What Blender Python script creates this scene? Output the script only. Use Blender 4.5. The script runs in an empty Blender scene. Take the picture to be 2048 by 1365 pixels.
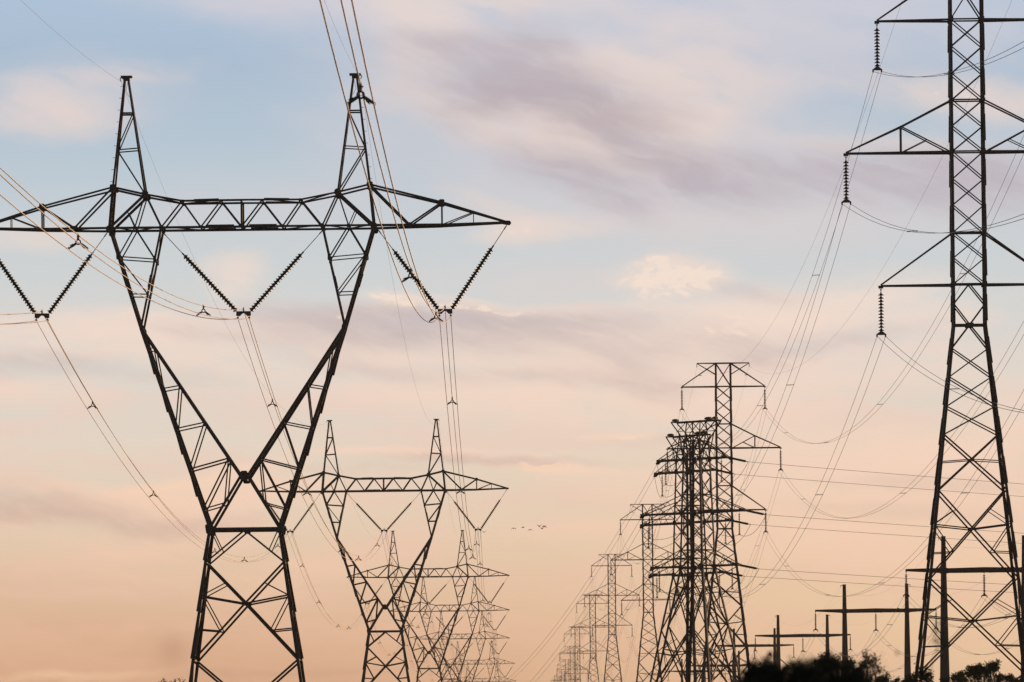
import bpy, math, random
from mathutils import Vector, Matrix
random.seed(7)
S = bpy.context.scene
COL = S.collection
PI = math.pi

# ------------------------------------------------------------------ camera
F = 7600.0                      # focal length in pixels of a 2048 px wide frame
VX, HY = 1018.0, 1449.0         # where the rows of pylons vanish / the horizon
CAMZ = 1.7
ROLL = .0112                    # the photographer's camera is slightly tilted
cd = bpy.data.cameras.new('camera'); cam = bpy.data.objects.new('camera', cd); COL.objects.link(cam)
cd.sensor_width = 36.0; cd.lens = F / 2048.0 * 36.0
cam.location = (0, 0, CAMZ)
cam.rotation_mode = 'QUATERNION'
cam.rotation_quaternion = (Matrix.Rotation(-(1024.0 - VX) / F, 3, 'Z') @ Matrix.Rotation(PI / 2, 3, 'X') @ Matrix.Rotation(-ROLL, 3, 'Z')).to_quaternion()
cd.shift_y = (HY - 682.5) / 2048.0          # a shift lens keeps the uprights parallel
cd.clip_start = 0.5; cd.clip_end = 20000
cd.dof.use_dof = True; cd.dof.focus_distance = 300.0; cd.dof.aperture_fstop = 3.2
S.camera = cam
S.view_settings.view_transform = 'Standard'; S.view_settings.look = 'None'
S.view_settings.exposure = 0.0; S.view_settings.gamma = 1.0; S.view_settings.use_curve_mapping = False

# ------------------------------------------------------------------ sky
SUN_AZ, SUN_EL = math.radians(38), math.radians(4.5)     # azimuth from +Y towards +X

def lin(c):
    return tuple((v / 255 / 12.92) if v / 255 <= .04045 else ((v / 255 + .055) / 1.055) ** 2.4 for v in c) + (1,)

W = bpy.data.worlds.new('World'); S.world = W; W.use_nodes = True
nt = W.node_tree; nt.nodes.clear()
def nd(t, **k):
    n = nt.nodes.new(t)
    for a, b in k.items(): setattr(n, a, b)
    return n
def plug(a, sock):
    if isinstance(a, (int, float)): sock.default_value = a
    else: nt.links.new(a, sock)
def mth(op, a, b=0.0, c=0.0, clamp=False):
    n = nd('ShaderNodeMath', operation=op); n.use_clamp = clamp
    plug(a, n.inputs[0]); plug(b, n.inputs[1]); plug(c, n.inputs[2]); return n.outputs[0]
def rng(v, a, b, lo=0.0, hi=1.0, smooth=True):
    n = nd('ShaderNodeMapRange'); n.interpolation_type = 'SMOOTHSTEP' if smooth else 'LINEAR'
    plug(v, n.inputs[0]); n.inputs[1].default_value = a; n.inputs[2].default_value = b
    n.inputs[3].default_value = lo; n.inputs[4].default_value = hi; return n.outputs[0]
def mixc(f, a, b):
    n = nd('ShaderNodeMix', data_type='RGBA'); plug(f, n.inputs[0])
    for v, s in ((a, n.inputs[6]), (b, n.inputs[7])):
        if isinstance(v, tuple): s.default_value = v
        else: nt.links.new(v, s)
    return n.outputs[2]
def comb(a, b, c=0.0):
    n = nd('ShaderNodeCombineXYZ'); plug(a, n.inputs[0]); plug(b, n.inputs[1]); plug(c, n.inputs[2]); return n.outputs[0]
def noise(v, scale, detail, rough, off=0.0, dist=0.0):
    n = nd('ShaderNodeTexNoise'); n.noise_dimensions = '3D'
    nt.links.new(v, n.inputs['Vector']); n.inputs['Scale'].default_value = scale
    n.inputs['Detail'].default_value = detail; n.inputs['Roughness'].default_value = rough
    n.inputs['Distortion'].default_value = dist
    return n.outputs['Fac']
def ramp(v, lo, hi, stops):
    r = nd('ShaderNodeValToRGB'); f = rng(v, lo, hi, smooth=False); nt.links.new(f, r.inputs[0])
    r.color_ramp.interpolation = 'EASE' if len(stops) < 3 else 'LINEAR'
    el = r.color_ramp.elements
    for i, (p, c) in enumerate(stops):
        t = (p - lo) / (hi - lo)
        e = el[i] if i < 2 else el.new(t)
        e.position = t; e.color = lin(c)
    return r.outputs[0]

tc = nd('ShaderNodeTexCoord'); sp = nd('ShaderNodeSeparateXYZ'); nt.links.new(tc.outputs['Generated'], sp.inputs[0])
dx_, dy_, dz_ = sp.outputs
# azimuth and elevation of the direction, in units of 1/7600 radian
Uc = mth('MULTIPLY_ADD', mth('ARCTAN2', dx_, dy_), F, VX)
Vc = mth('MULTIPLY_ADD', mth('ARCSINE', dz_), -F, HY)
Uc, Vc = mth('MULTIPLY_ADD', mth('SUBTRACT', Vc, HY), ROLL, Uc), mth('MULTIPLY_ADD', mth('SUBTRACT', Uc, VX), -ROLL, Vc)
P0 = comb(mth('DIVIDE', Uc, 300.0), mth('DIVIDE', Vc, 150.0), 0.0); P0b = comb(mth('DIVIDE', Uc, 300.0), mth('DIVIDE', Vc, 150.0), 7.3)
w1 = noise(P0, 1.0, 5, .6); w2 = noise(P0b, 1.0, 5, .6)
Uw = mth('ADD', Uc, mth('MULTIPLY', mth('SUBTRACT', w1, .5), 200.0))
Vw = mth('ADD', Vc, mth('MULTIPLY', mth('SUBTRACT', w2, .5), 70.0))
ca, sa = math.cos(math.radians(17)), math.sin(math.radians(17))
Ur = mth('ADD', mth('MULTIPLY', Uw, ca), mth('MULTIPLY', Vw, sa)); Vr = mth('ADD', mth('MULTIPLY', Uw, -sa), mth('MULTIPLY', Vw, ca))
fa = noise(comb(mth('DIVIDE', Ur, 210.0), mth('DIVIDE', Vr, 75.0), 3.1), 1.0, 8, .52)
ff = noise(comb(mth('DIVIDE', Uw, 230.0), mth('DIVIDE', Vw, 60.0), 5.7), 1.0, 9, .56)
fs = noise(comb(mth('DIVIDE', Uw, 60.0), mth('DIVIDE', Vw, 24.0), 9.4), 1.0, 7, .6)
lowf = rng(Vc, 380, 620, 0, 1)
fb = mth('ADD', mth('MULTIPLY', fa, mth('SUBTRACT', 1.0, lowf)), mth('MULTIPLY', ff, lowf))
tex = mth('ADD', mth('MULTIPLY', mth('SUBTRACT', fb, .5), 2.3), mth('MULTIPLY', mth('SUBTRACT', fs, .5), mth('MULTIPLY_ADD', lowf, .5, .25)))

def blobs(lst, kx=1.0, ky=1.0):
    tot = None
    for (cx, cy, rx, ry, ang, w) in lst:
        c, s = math.cos(math.radians(ang)), math.sin(math.radians(ang))
        du = mth('SUBTRACT', Uw, cx); dv = mth('SUBTRACT', Vw, cy)
        a = mth('ADD', mth('MULTIPLY', du, c / rx / kx), mth('MULTIPLY', dv, s / rx / kx))
        b = mth('ADD', mth('MULTIPLY', du, -s / ry / ky), mth('MULTIPLY', dv, c / ry / ky))
        r2 = mth('ADD', mth('MULTIPLY', a, a), mth('MULTIPLY', b, b))
        g = mth('MULTIPLY', mth('EXPONENT', mth('MULTIPLY', r2, -1.0)), w)
        tot = g if tot is None else mth('ADD', tot, g)
    return tot

veil = blobs([(1050, 150, 230, 110, 12, .6), (1290, 250, 170, 90, 20, .4), (880, 90, 110, 80, 0, .4), (1180, 360, 170, 50, 18, .5), (760, 655, 330, 34, 2, .5), (1200, 690, 300, 60, 0, .5), (1130, 190, 400, 190, 6, .8), (560, 5, 300, 48, 3, .8), (1650, 70, 330, 90, -6, .6), (1750, 360, 420, 80, 0, .85), (1250, 420, 300, 60, 5, .5),
    (120, 215, 190, 70, -6, .55), (1980, 110, 120, 60, 0, .3), (500, 420, 260, 60, 0, .3), (1500, 30, 260, 60, 0, .5), (1620, 170, 160, 40, -12, .4), (700, 300, 120, 50, 10, .2), (1560, 450, 300, 50, 0, .4), (1500, 330, 120, 60, 0, .4), (1150, 560, 300, 40, 0, .3)])
cream = blobs([(860, 35, 110, 55, 4, .7), (1060, 12, 110, 24, 0, .6), (845, 150, 50, 50, 60, .45), (1060, 275, 170, 34, 13, .95), (1345, 185, 120, 80, 0, .85), (1240, 160, 110, 26, 10, .5), (1390, 270, 60, 30, 0, .4),
    (1930, 212, 150, 26, 8, .8), (1750, 300, 130, 18, 2, .35), (200, 175, 130, 22, -4, .4), (95, 250, 90, 34, 0, .6), (1080, 468, 90, 18, -5, .6), (60, 490, 100, 22, 0, .45), (975, 425, 80, 20, 20, .3),
    (475, 545, 44, 26, 0, .6), (470, 580, 40, 24, 0, .4), (1330, 542, 52, 24, 0, 1.3), (1415, 560, 34, 20, -15, 1.0), (1285, 575, 50, 18, 15, .7),
    (770, 600, 42, 11, 5, 1.1), (960, 612, 110, 9, 3, 1.0), (690, 640, 90, 14, -10, .5), (250, 655, 230, 18, 2, .6), (1180, 632, 180, 12, 0, .6),
    (1450, 660, 170, 46, -16, .8), (1600, 630, 170, 24, -12, .7), (1330, 660, 90, 30, 0, .5), (1020, 720, 330, 30, 4, .5), (420, 720, 170, 40, 8, .5), (1150, 800, 300, 34, 2, .6), (1400, 790, 160, 40, 0, .5), (950, 790, 150, 20, 4, .4),
    (1830, 640, 140, 40, 0, .4), (1760, 745, 240, 34, -3, .4), (760, 905, 110, 7, 2, .7), (1110, 932, 110, 7, 5, 1.1), (900, 906, 160, 6, 1, .5), (1250, 868, 60, 5, -2, .8), (1750, 915, 200, 34, 0, .6), (2000, 850, 90, 60, 0, .4),
    (340, 972, 150, 12, -13, 1.0), (120, 985, 80, 10, 0, .4), (480, 1010, 140, 36, 0, .4), (1560, 1010, 160, 40, 0, .5), (1800, 1000, 220, 40, 0, .55), (1650, 1080, 260, 24, -4, .5), (1900, 1120, 160, 30, 0, .45), (1300, 960, 160, 30, 4, .4), (1150, 1060, 200, 24, -3, .35), (1600, 880, 180, 20, 0, .5), (1200, 690, 200, 40, 0, .5), (150, 690, 160, 30, 0, .6), (70, 790, 120, 24, 0, .4), (330, 1010, 200, 20, -8, .5), (300, 1180, 200, 24, 0, .35), (250, 1100, 200, 26, 0, .3), (620, 1130, 160, 30, 0, .3), (1700, 1110, 200, 30, 3, .4), (130, 1352, 150, 6, 0, .6)], 1.25, 1.25)
dark = blobs([(925, 100, 110, 12, 3, .8), (1070, 115, 70, 34, 35, .5), (1000, 165, 130, 34, 8, .5), (965, 212, 60, 18, 0, .7), (1110, 205, 140, 24, 14, .75), (1185, 235, 105, 24, 22, .65), (1250, 290, 65, 18, 30, .5), (1040, 185, 170, 44, 10, .35), (1200, 215, 120, 40, 15, .3), (1320, 338, 110, 24, 24, .9),
    (1175, 380, 90, 20, 22, .9), (1110, 348, 90, 26, 18, .55), (1420, 365, 130, 26, 6, .5), (1700, 360, 260, 30, -2, .65), (1930, 385, 180, 36, 3, .8), (900, 250, 70, 26, 10, .25),
    (660, 650, 80, 18, 8, .6), (870, 640, 210, 16, 0, .95), (1020, 658, 180, 20, 3, .75), (740, 668, 150, 16, 4, .5), (830, 680, 120, 14, 0, .5), (1230, 655, 120, 16, 0, .4), (1262, 742, 60, 20, 35, .35), (1300, 775, 70, 14, 20, .3), (1130, 700, 150, 16, 3, .35), (1380, 690, 120, 18, -6, .35), (720, 740, 130, 14, 8, .3),
    (70, 735, 140, 18, 2, .45), (300, 755, 130, 12, 5, .3), (1500, 720, 90, 26, 0, .3), (1650, 690, 160, 14, -8, .4), (1850, 980, 160, 10, 2, .3), (1120, 760, 200, 12, 4, .4), (1400, 880, 160, 12, 0, .2), (450, 680, 120, 12, 5, .4), (180, 1050, 150, 12, 2, .4), (985, 920, 150, 7, 2, .8), (740, 935, 120, 8, 0, .3), (50, 1010, 110, 18, 4, .7), (110, 1034, 130, 16, 3, .4), (400, 1050, 160, 12, -6, .25),
    (1500, 590, 100, 12, 8, .3), (560, 1350, 150, 6, -2, .55), (200, 1180, 200, 16, 4, .25), (1760, 1030, 200, 14, 3, .25)], 1.25, 1.5)
smudge_d = mth('ADD', mth('POWER', mth('DIVIDE', mth('SUBTRACT', Uc, 347.0), 30.0), 2.0), mth('POWER', mth('DIVIDE', mth('SUBTRACT', Vc, 1302.0), 32.0), 2.0))
smudge = mth('MULTIPLY', mth('EXPONENT', mth('MULTIPLY', smudge_d, -1.0)), .28)
def soft(v, gain, top):
    """saturates gently, so that thick cloud keeps its inner texture"""
    e = mth('EXPONENT', mth('MULTIPLY', mth('MAXIMUM', mth('SUBTRACT', v, .04), 0.0), -gain))
    return mth('MULTIPLY', mth('SUBTRACT', 1.0, e), top)
fw = noise(comb(mth('DIVIDE', Ur, 130.0), mth('DIVIDE', Vr, 26.0), 2.2), 1.0, 7, .55)
strk = mth('MULTIPLY_ADD', mth('SUBTRACT', fw, .5), 2.6, 1.0)
mv = soft(mth('MULTIPLY', veil, mth('ADD', tex, 1.05)), 1.7, .96)
mc = soft(mth('MULTIPLY', cream, mth('MULTIPLY_ADD', tex, 1.3, 1.0)), 2.3, .97)
md = soft(mth('MULTIPLY', mth('MULTIPLY', dark, strk), mth('MULTIPLY_ADD', tex, .9, 1.0)), 1.2, .92)
base = ramp(Vc, -200, 1449, [(-200, (170, 190, 214)), (0, (176, 195, 217)), (150, (169, 190, 210)), (300, (182, 199, 212)), (450, (199, 208, 214)), (600, (211, 213, 212)),
    (750, (222, 215, 206)), (900, (229, 214, 197)), (1050, (230, 208, 184)), (1200, (230, 198, 167)), (1365, (226, 178, 141)), (1449, (221, 168, 128))])
right = rng(Uc, 300, 2000, 0, 1); low = rng(Vc, 700, 1250, 0, 1)
base = mixc(mth('MULTIPLY', mth('MULTIPLY', right, low), .75), base, lin((240, 205, 168)))
leftlow = mth('MULTIPLY', mth('SUBTRACT', 1.0, right), rng(Vc, 1000, 1365, 0, .5))
base = mixc(leftlow, base, lin((216, 168, 136)))
# broad pinkish patches that make the lower air uneven
pk = mth('MULTIPLY', rng(ff, .40, .64, 0, .6), mth('MULTIPLY', rng(Vc, 560, 760, 0, 1), rng(Vc, 1150, 1400, 1, .35)))
base = mixc(pk, base, ramp(Vc, 500, 1449, [(500, (234, 212, 206)), (900, (238, 207, 190)), (1449, (236, 184, 148))]))
cv = ramp(Vc, 0, 1449, [(0, (214, 209, 216)), (300, (212, 206, 211)), (600, (224, 212, 208)), (1449, (228, 180, 142))])
cc = ramp(Vc, 0, 1449, [(0, (230, 215, 210)), (300, (230, 213, 206)), (600, (241, 221, 208)), (950, (247, 213, 190)), (1449, (240, 192, 152))])
cdk = ramp(Vc, 0, 1449, [(0, (186, 180, 190)), (250, (184, 170, 175)), (400, (184, 175, 184)), (650, (198, 184, 184)), (1000, (206, 180, 166)), (1449, (204, 154, 122))])
skyc = mixc(mv, base, cv); skyc = mixc(mc, skyc, cc); skyc = mixc(md, skyc, cdk)
puff = blobs([(1318, 540, 62, 32, 0, 1.1), (1408, 560, 55, 26, -14, .95), (1270, 580, 70, 22, 14, .7), (1350, 585, 90, 20, -6, .5), (478, 560, 44, 44, 0, .5), (768, 604, 55, 13, 5, .9), (955, 616, 120, 9, 3, .9), (690, 645, 60, 12, -10, .5),
    (1110, 934, 110, 8, 5, .95), (800, 906, 120, 7, 1, .6), (1245, 868, 60, 5, -2, .8), (330, 975, 120, 9, -13, .8), (1480, 650, 120, 26, -18, .55), (1930, 210, 110, 12, 8, .5), (1780, 905, 120, 14, 0, .5), (1060, 470, 60, 12, -6, .5), (90, 1352, 120, 6, 0, .7)])
fq = noise(comb(mth('DIVIDE', Uw, 38.0), mth('DIVIDE', Vw, 20.0), 1.9), 1.0, 8, .62)
mq = rng(mth('MULTIPLY', puff, mth('MULTIPLY_ADD', mth('SUBTRACT', fq, .5), 6.0, 1.0)), .34, 1.0, 0, .8)
skyc = mixc(mq, skyc, ramp(Vc, 0, 1449, [(0, (238, 224, 218)), (600, (246, 226, 210)), (950, (248, 214, 186)), (1449, (244, 198, 158))]))
skyc = mixc(smudge, skyc, lin((150, 108, 80)))
# above the frame the sky falls off to a clear dusk sky
nish = nd('ShaderNodeTexSky'); nish.sky_type = 'NISHITA'; nish.sun_disc = False
nish.sun_elevation = SUN_EL; nish.sun_rotation = SUN_AZ
nsc = nd('ShaderNodeVectorMath', operation='SCALE'); nt.links.new(nish.outputs[0], nsc.inputs[0]); nsc.inputs['Scale'].default_value = .08
up = rng(dz_, .22, .50, 0, 1)
skyc = mixc(up, skyc, nsc.outputs[0])
below = rng(dz_, -.03, 0.0, 1, 0)
skyc = mixc(below, skyc, (0.04, .035, .03, 1))
bg = nd('ShaderNodeBackground'); nt.links.new(skyc, bg.inputs[0]); bg.inputs[1].default_value = 1.0
wo = nd('ShaderNodeOutputWorld'); nt.links.new(bg.outputs[0], wo.inputs[0])

sl = bpy.data.lights.new('sun', 'SUN'); sun = bpy.data.objects.new('sun', sl); COL.objects.link(sun)
sl.energy = 3.2; sl.angle = math.radians(.5); sl.color = (1.0, .60, .30)
sd = Vector((math.sin(SUN_AZ) * math.cos(SUN_EL), math.cos(SUN_AZ) * math.cos(SUN_EL), math.sin(SUN_EL)))
sun.rotation_euler = sd.to_track_quat('Z', 'Y').to_euler()
sun.location = (0, -20, 60)

# ------------------------------------------------------------------ materials
def mat(name, col, rough=.6, metal=0.0, var=.25, scale=3.0, spec=.3, bump=0.0):
    m = bpy.data.materials.new(name); m.use_nodes = True; t = m.node_tree; b = t.nodes['Principled BSDF']
    b.inputs['Roughness'].default_value = rough; b.inputs['Metallic'].default_value = metal
    b.inputs['Specular IOR Level'].default_value = spec
    tcn = t.nodes.new('ShaderNodeTexCoord'); n = t.nodes.new('ShaderNodeTexNoise'); n.inputs['Scale'].default_value = scale
    n.inputs['Detail'].default_value = 6; t.links.new(tcn.outputs['Object'], n.inputs['Vector'])
    r = t.nodes.new('ShaderNodeValToRGB'); t.links.new(n.outputs['Fac'], r.inputs[0])
    r.color_ramp.elements[0].position = .3; r.color_ramp.elements[1].position = .7
    r.color_ramp.elements[0].color = tuple(c * (1 - var) for c in col) + (1,)
    r.color_ramp.elements[1].color = tuple(c * (1 + var) for c in col) + (1,)
    t.links.new(r.outputs[0], b.inputs['Base Color'])
    if bump:
        bp = t.nodes.new('ShaderNodeBump'); bp.inputs['Strength'].default_value = bump
        t.links.new(n.outputs['Fac'], bp.inputs['Height']); t.links.new(bp.outputs[0], b.inputs['Normal'])
    return m
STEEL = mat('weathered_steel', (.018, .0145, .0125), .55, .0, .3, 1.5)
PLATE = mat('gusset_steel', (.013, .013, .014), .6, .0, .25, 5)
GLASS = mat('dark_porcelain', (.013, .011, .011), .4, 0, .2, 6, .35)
FIT = mat('fitting_steel', (.035, .033, .032), .5, .3, .3, 8)
ALU = mat('aluminium_strand', (.40, .31, .21), .40, 1.0, .12, 2)
ALUD = mat('weathered_strand', (.10, .09, .085), .55, .7, .15, 2)
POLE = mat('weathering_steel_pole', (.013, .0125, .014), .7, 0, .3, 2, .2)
LEAF = mat('leaf', (.030, .036, .020), .7, 0, .35, 2, .1)
LEAFD = mat('dark_leaf', (.020, .024, .016), .75, 0, .35, 2, .1)
BARK = mat('bark', (.045, .035, .028), .85, 0, .3, 6, .1)
BIRD = mat('dark_plumage', (.03, .025, .022), .7, 0, .2, 20)
GRASS = mat('meadow_grass', (.07, .075, .035), .9, 0, .45, .15, .1, .3)

# ------------------------------------------------------------------ helpers
def terrain(y):
    pts = [(-1000, 0), (1330, 0), (1617, -5.6), (1892, -10), (2167, -12), (2442, -14), (99999, -14)]
    for (a, za), (b, zb) in zip(pts, pts[1:]):
        if y <= b: return za + (zb - za) * (max(y, a) - a) / (b - a)
    return -14
def at(px, py, Y):
    """point at distance Y seen in the direction of pixel px, py of the 2048 px photograph"""
    dx, dy = px - VX, py - HY
    return Vector(((dx - ROLL * dy) * Y / F, Y, -(dy + ROLL * dx) * Y / F + CAMZ))
class MB:
    SLIM = True; WS = 1.0
    def __init__(s): s.v = []; s.f = []
    def add(s, vs, fs):
        o = len(s.v); s.v += [tuple(p) for p in vs]; s.f += [tuple(i + o for i in f) for f in fs]
    def ang(s, p, q, w, ref=(0, 1, 0), t=None, flip=1):
        """steel angle section from p to q; one flange faces ref"""
        if MB.SLIM: w = .88 * w if w <= .1 else .088 + (w - .1) * .6
        w *= MB.WS
        p, q = Vector(p), Vector(q); d = (q - p)
        if d.length < 1e-6: return
        d.normalize(); r = Vector(ref); r = r - d * d.dot(r)
        if r.length < 1e-3: r = Vector((1, 0, 0)) - d * d.x
        r.normalize(); x = d.cross(r) * flip; t = t or max(.012, w * .14)
        prof = [(-w / 2, 0), (w / 2, 0), (w / 2, t), (-w / 2 + t, t), (-w / 2 + t, w * .9), (-w / 2, w * .9)]
        vs = [p + x * a + r * b for a, b in prof] + [q + x * a + r * b for a, b in prof]
        fs = [(i, (i + 1) % 6, (i + 1) % 6 + 6, i + 6) for i in range(6)] + [(5, 4, 3, 2, 1, 0), (6, 7, 8, 9, 10, 11)]
        s.add(vs, fs)
    def box(s, c, sx, sy, sz):
        c = Vector(c); vs = [c + Vector((a * sx / 2, b * sy / 2, e * sz / 2)) for a in (-1, 1) for b in (-1, 1) for e in (-1, 1)]
        s.add(vs, [(0, 1, 3, 2), (4, 6, 7, 5), (0, 4, 5, 1), (2, 3, 7, 6), (0, 2, 6, 4), (1, 5, 7, 3)])
    def prism(s, pts, y0, y1):
        """polygon in the XZ plane given thickness along Y"""
        n = len(pts); vs = [(a, y0, b) for a, b in pts] + [(a, y1, b) for a, b in pts]
        s.add(vs, [tuple(range(n)), tuple(range(2 * n - 1, n - 1, -1))] + [(i, (i + 1) % n, (i + 1) % n + n, i + n) for i in range(n)])
    def tube(s, pts, r, n=6, cap=True):
        pts = [Vector(p) for p in pts]; rs = r if isinstance(r, (list, tuple)) else [r] * len(pts)
        vs = []; prev = None
        for i, p in enumerate(pts):
            d = (pts[min(i + 1, len(pts) - 1)] - pts[max(i - 1, 0)]).normalized()
            if prev is None:
                a = Vector((0, 0, 1)) if abs(d.z) < .9 else Vector((1, 0, 0))
            else: a = prev
            u = (a - d * a.dot(d)).normalized(); prev = u; w = d.cross(u)
            vs += [p + (u * math.cos(2 * PI * k / n) + w * math.sin(2 * PI * k / n)) * rs[i] for k in range(n)]
        fs = [(i * n + k, i * n + (k + 1) % n, (i + 1) * n + (k + 1) % n, (i + 1) * n + k) for i in range(len(pts) - 1) for k in range(n)]
        if cap: fs += [tuple(range(n - 1, -1, -1)), tuple(range((len(pts) - 1) * n, len(pts) * n))]
        s.add(vs, fs)
    def lathe(s, p, d, prof, n=10):
        """profile of (distance along d, radius)"""
        p, d = Vector(p), Vector(d).normalized()
        a = Vector((0, 1, 0)) if abs(d.y) < .9 else Vector((1, 0, 0))
        u = (a - d * a.dot(d)).normalized(); w = d.cross(u); vs = []
        for (t, r) in prof: vs += [p + d * t + (u * math.cos(2 * PI * k / n) + w * math.sin(2 * PI * k / n)) * r for k in range(n)]
        s.add(vs, [(i * n + k, i * n + (k + 1) % n, (i + 1) * n + (k + 1) % n, (i + 1) * n + k) for i in range(len(prof) - 1) for k in range(n)])
    def build(s, name, m, parent=None, smooth=False):
        me = bpy.data.meshes.new(name); me.from_pydata(s.v, [], s.f); me.materials.append(m); me.update()
        if smooth:
            for p in me.polygons: p.use_smooth = True
        o = bpy.data.objects.new(name, me); COL.objects.link(o)
        if parent: o.parent = parent
        return o
def tag(o, label=None, cat=None, group=None, kind=None):
    for k, v in (('label', label), ('category', cat), ('group', group), ('kind', kind)):
        if v: o[k] = v
    return o
def empty(name, loc=(0, 0, 0), rz=0):
    o = bpy.data.objects.new(name, None); COL.objects.link(o); o.location = loc; o.rotation_euler.z = rz
    o.empty_display_size = .5; return o
def copy_tree(o, parent=None):
    c = o.copy(); COL.objects.link(c); c.parent = parent
    for ch in list(o.children): copy_tree(ch, c)
    return c
def L3(a, b, t): return tuple(x + (y - x) * t for x, y in zip(a, b))
ORD = ['nearest', 'second', 'third', 'fourth', 'fifth', 'sixth', 'seventh', 'eighth', 'ninth', 'tenth', 'eleventh']

# ------------------------------------------------------------------ ground
g = MB(); ys = [-320, 0, 300, 600, 900, 1200, 1330, 1450, 1617, 1750, 1892, 2030, 2167, 2300, 2442, 3000, 4000, 5000, 6400]
for y in ys:
    for x in (-3000, -1500, -600, -200, 0, 200, 600, 1500, 3000): g.v.append((x, y, terrain(y)))
for i in range(len(ys) - 1):
    for j in range(8): g.f.append((i * 9 + j, i * 9 + j + 1, i * 9 + j + 10, i * 9 + j + 9))
tag(g.build('ground', GRASS), 'dusky meadow ground under the pylons', 'ground', kind='structure')

# ------------------------------------------------------------------ delta pylons (left row)
YA = 240.4; SPAN = 275.5; HOFF = 6.0
def un(dx, py): return dx * YA / F
def hz(py): return CAMZ + (HY - py + HOFF) * YA / F
DEP = [(152, .22), (226, .42), (300, .56), (390, .75), (457, .85), (658, .95), (957, 1.2), (1058, 1.4), (1365, 2.05), (1560, 2.6)]
def dep(py):
    for (a, x), (b, y) in zip(DEP, DEP[1:]):
        if py <= b: return x + (y - x) * (max(py, a) - a) / (b - a)
    return DEP[-1][1]
def A(dx, py, d=None): return (un(dx, py), dep(py) if d is None else d, hz(py))
def line(mb, a, b, w, sides=(-1, 1), sx=1, flip=1):
    for s in sides: mb.ang((a[0] * sx, a[1] * s, a[2]), (b[0] * sx, b[1] * s, b[2]), w, (0, -s, 0), flip=flip)
def cross_tie(mb, a, w=.08, sx=1):
    mb.ang((a[0] * sx, -a[1], a[2]), (a[0] * sx, a[1], a[2]), w, (0, 0, 1))
def gusset(mb, a, wx, wz, sx=1, cut=.3, rot=0):
    x, y, z = a[0] * sx, a[1], a[2]; c = cut
    pts = [(-1, -1 + c), (-1 + c, -1), (1 - c, -1), (1, -1 + c), (1, 1 - c), (1 - c, 1), (-1 + c, 1), (-1, 1 - c)]
    cr, sr = math.cos(rot * sx), math.sin(rot * sx)
    q = [(x + (p[0] * wx / 2) * cr - (p[1] * wz / 2) * sr, z + (p[0] * wx / 2) * sr + (p[1] * wz / 2) * cr) for p in pts]
    for s in (-1, 1): mb.prism(q, s * (y + .035), s * (y + .06))

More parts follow.
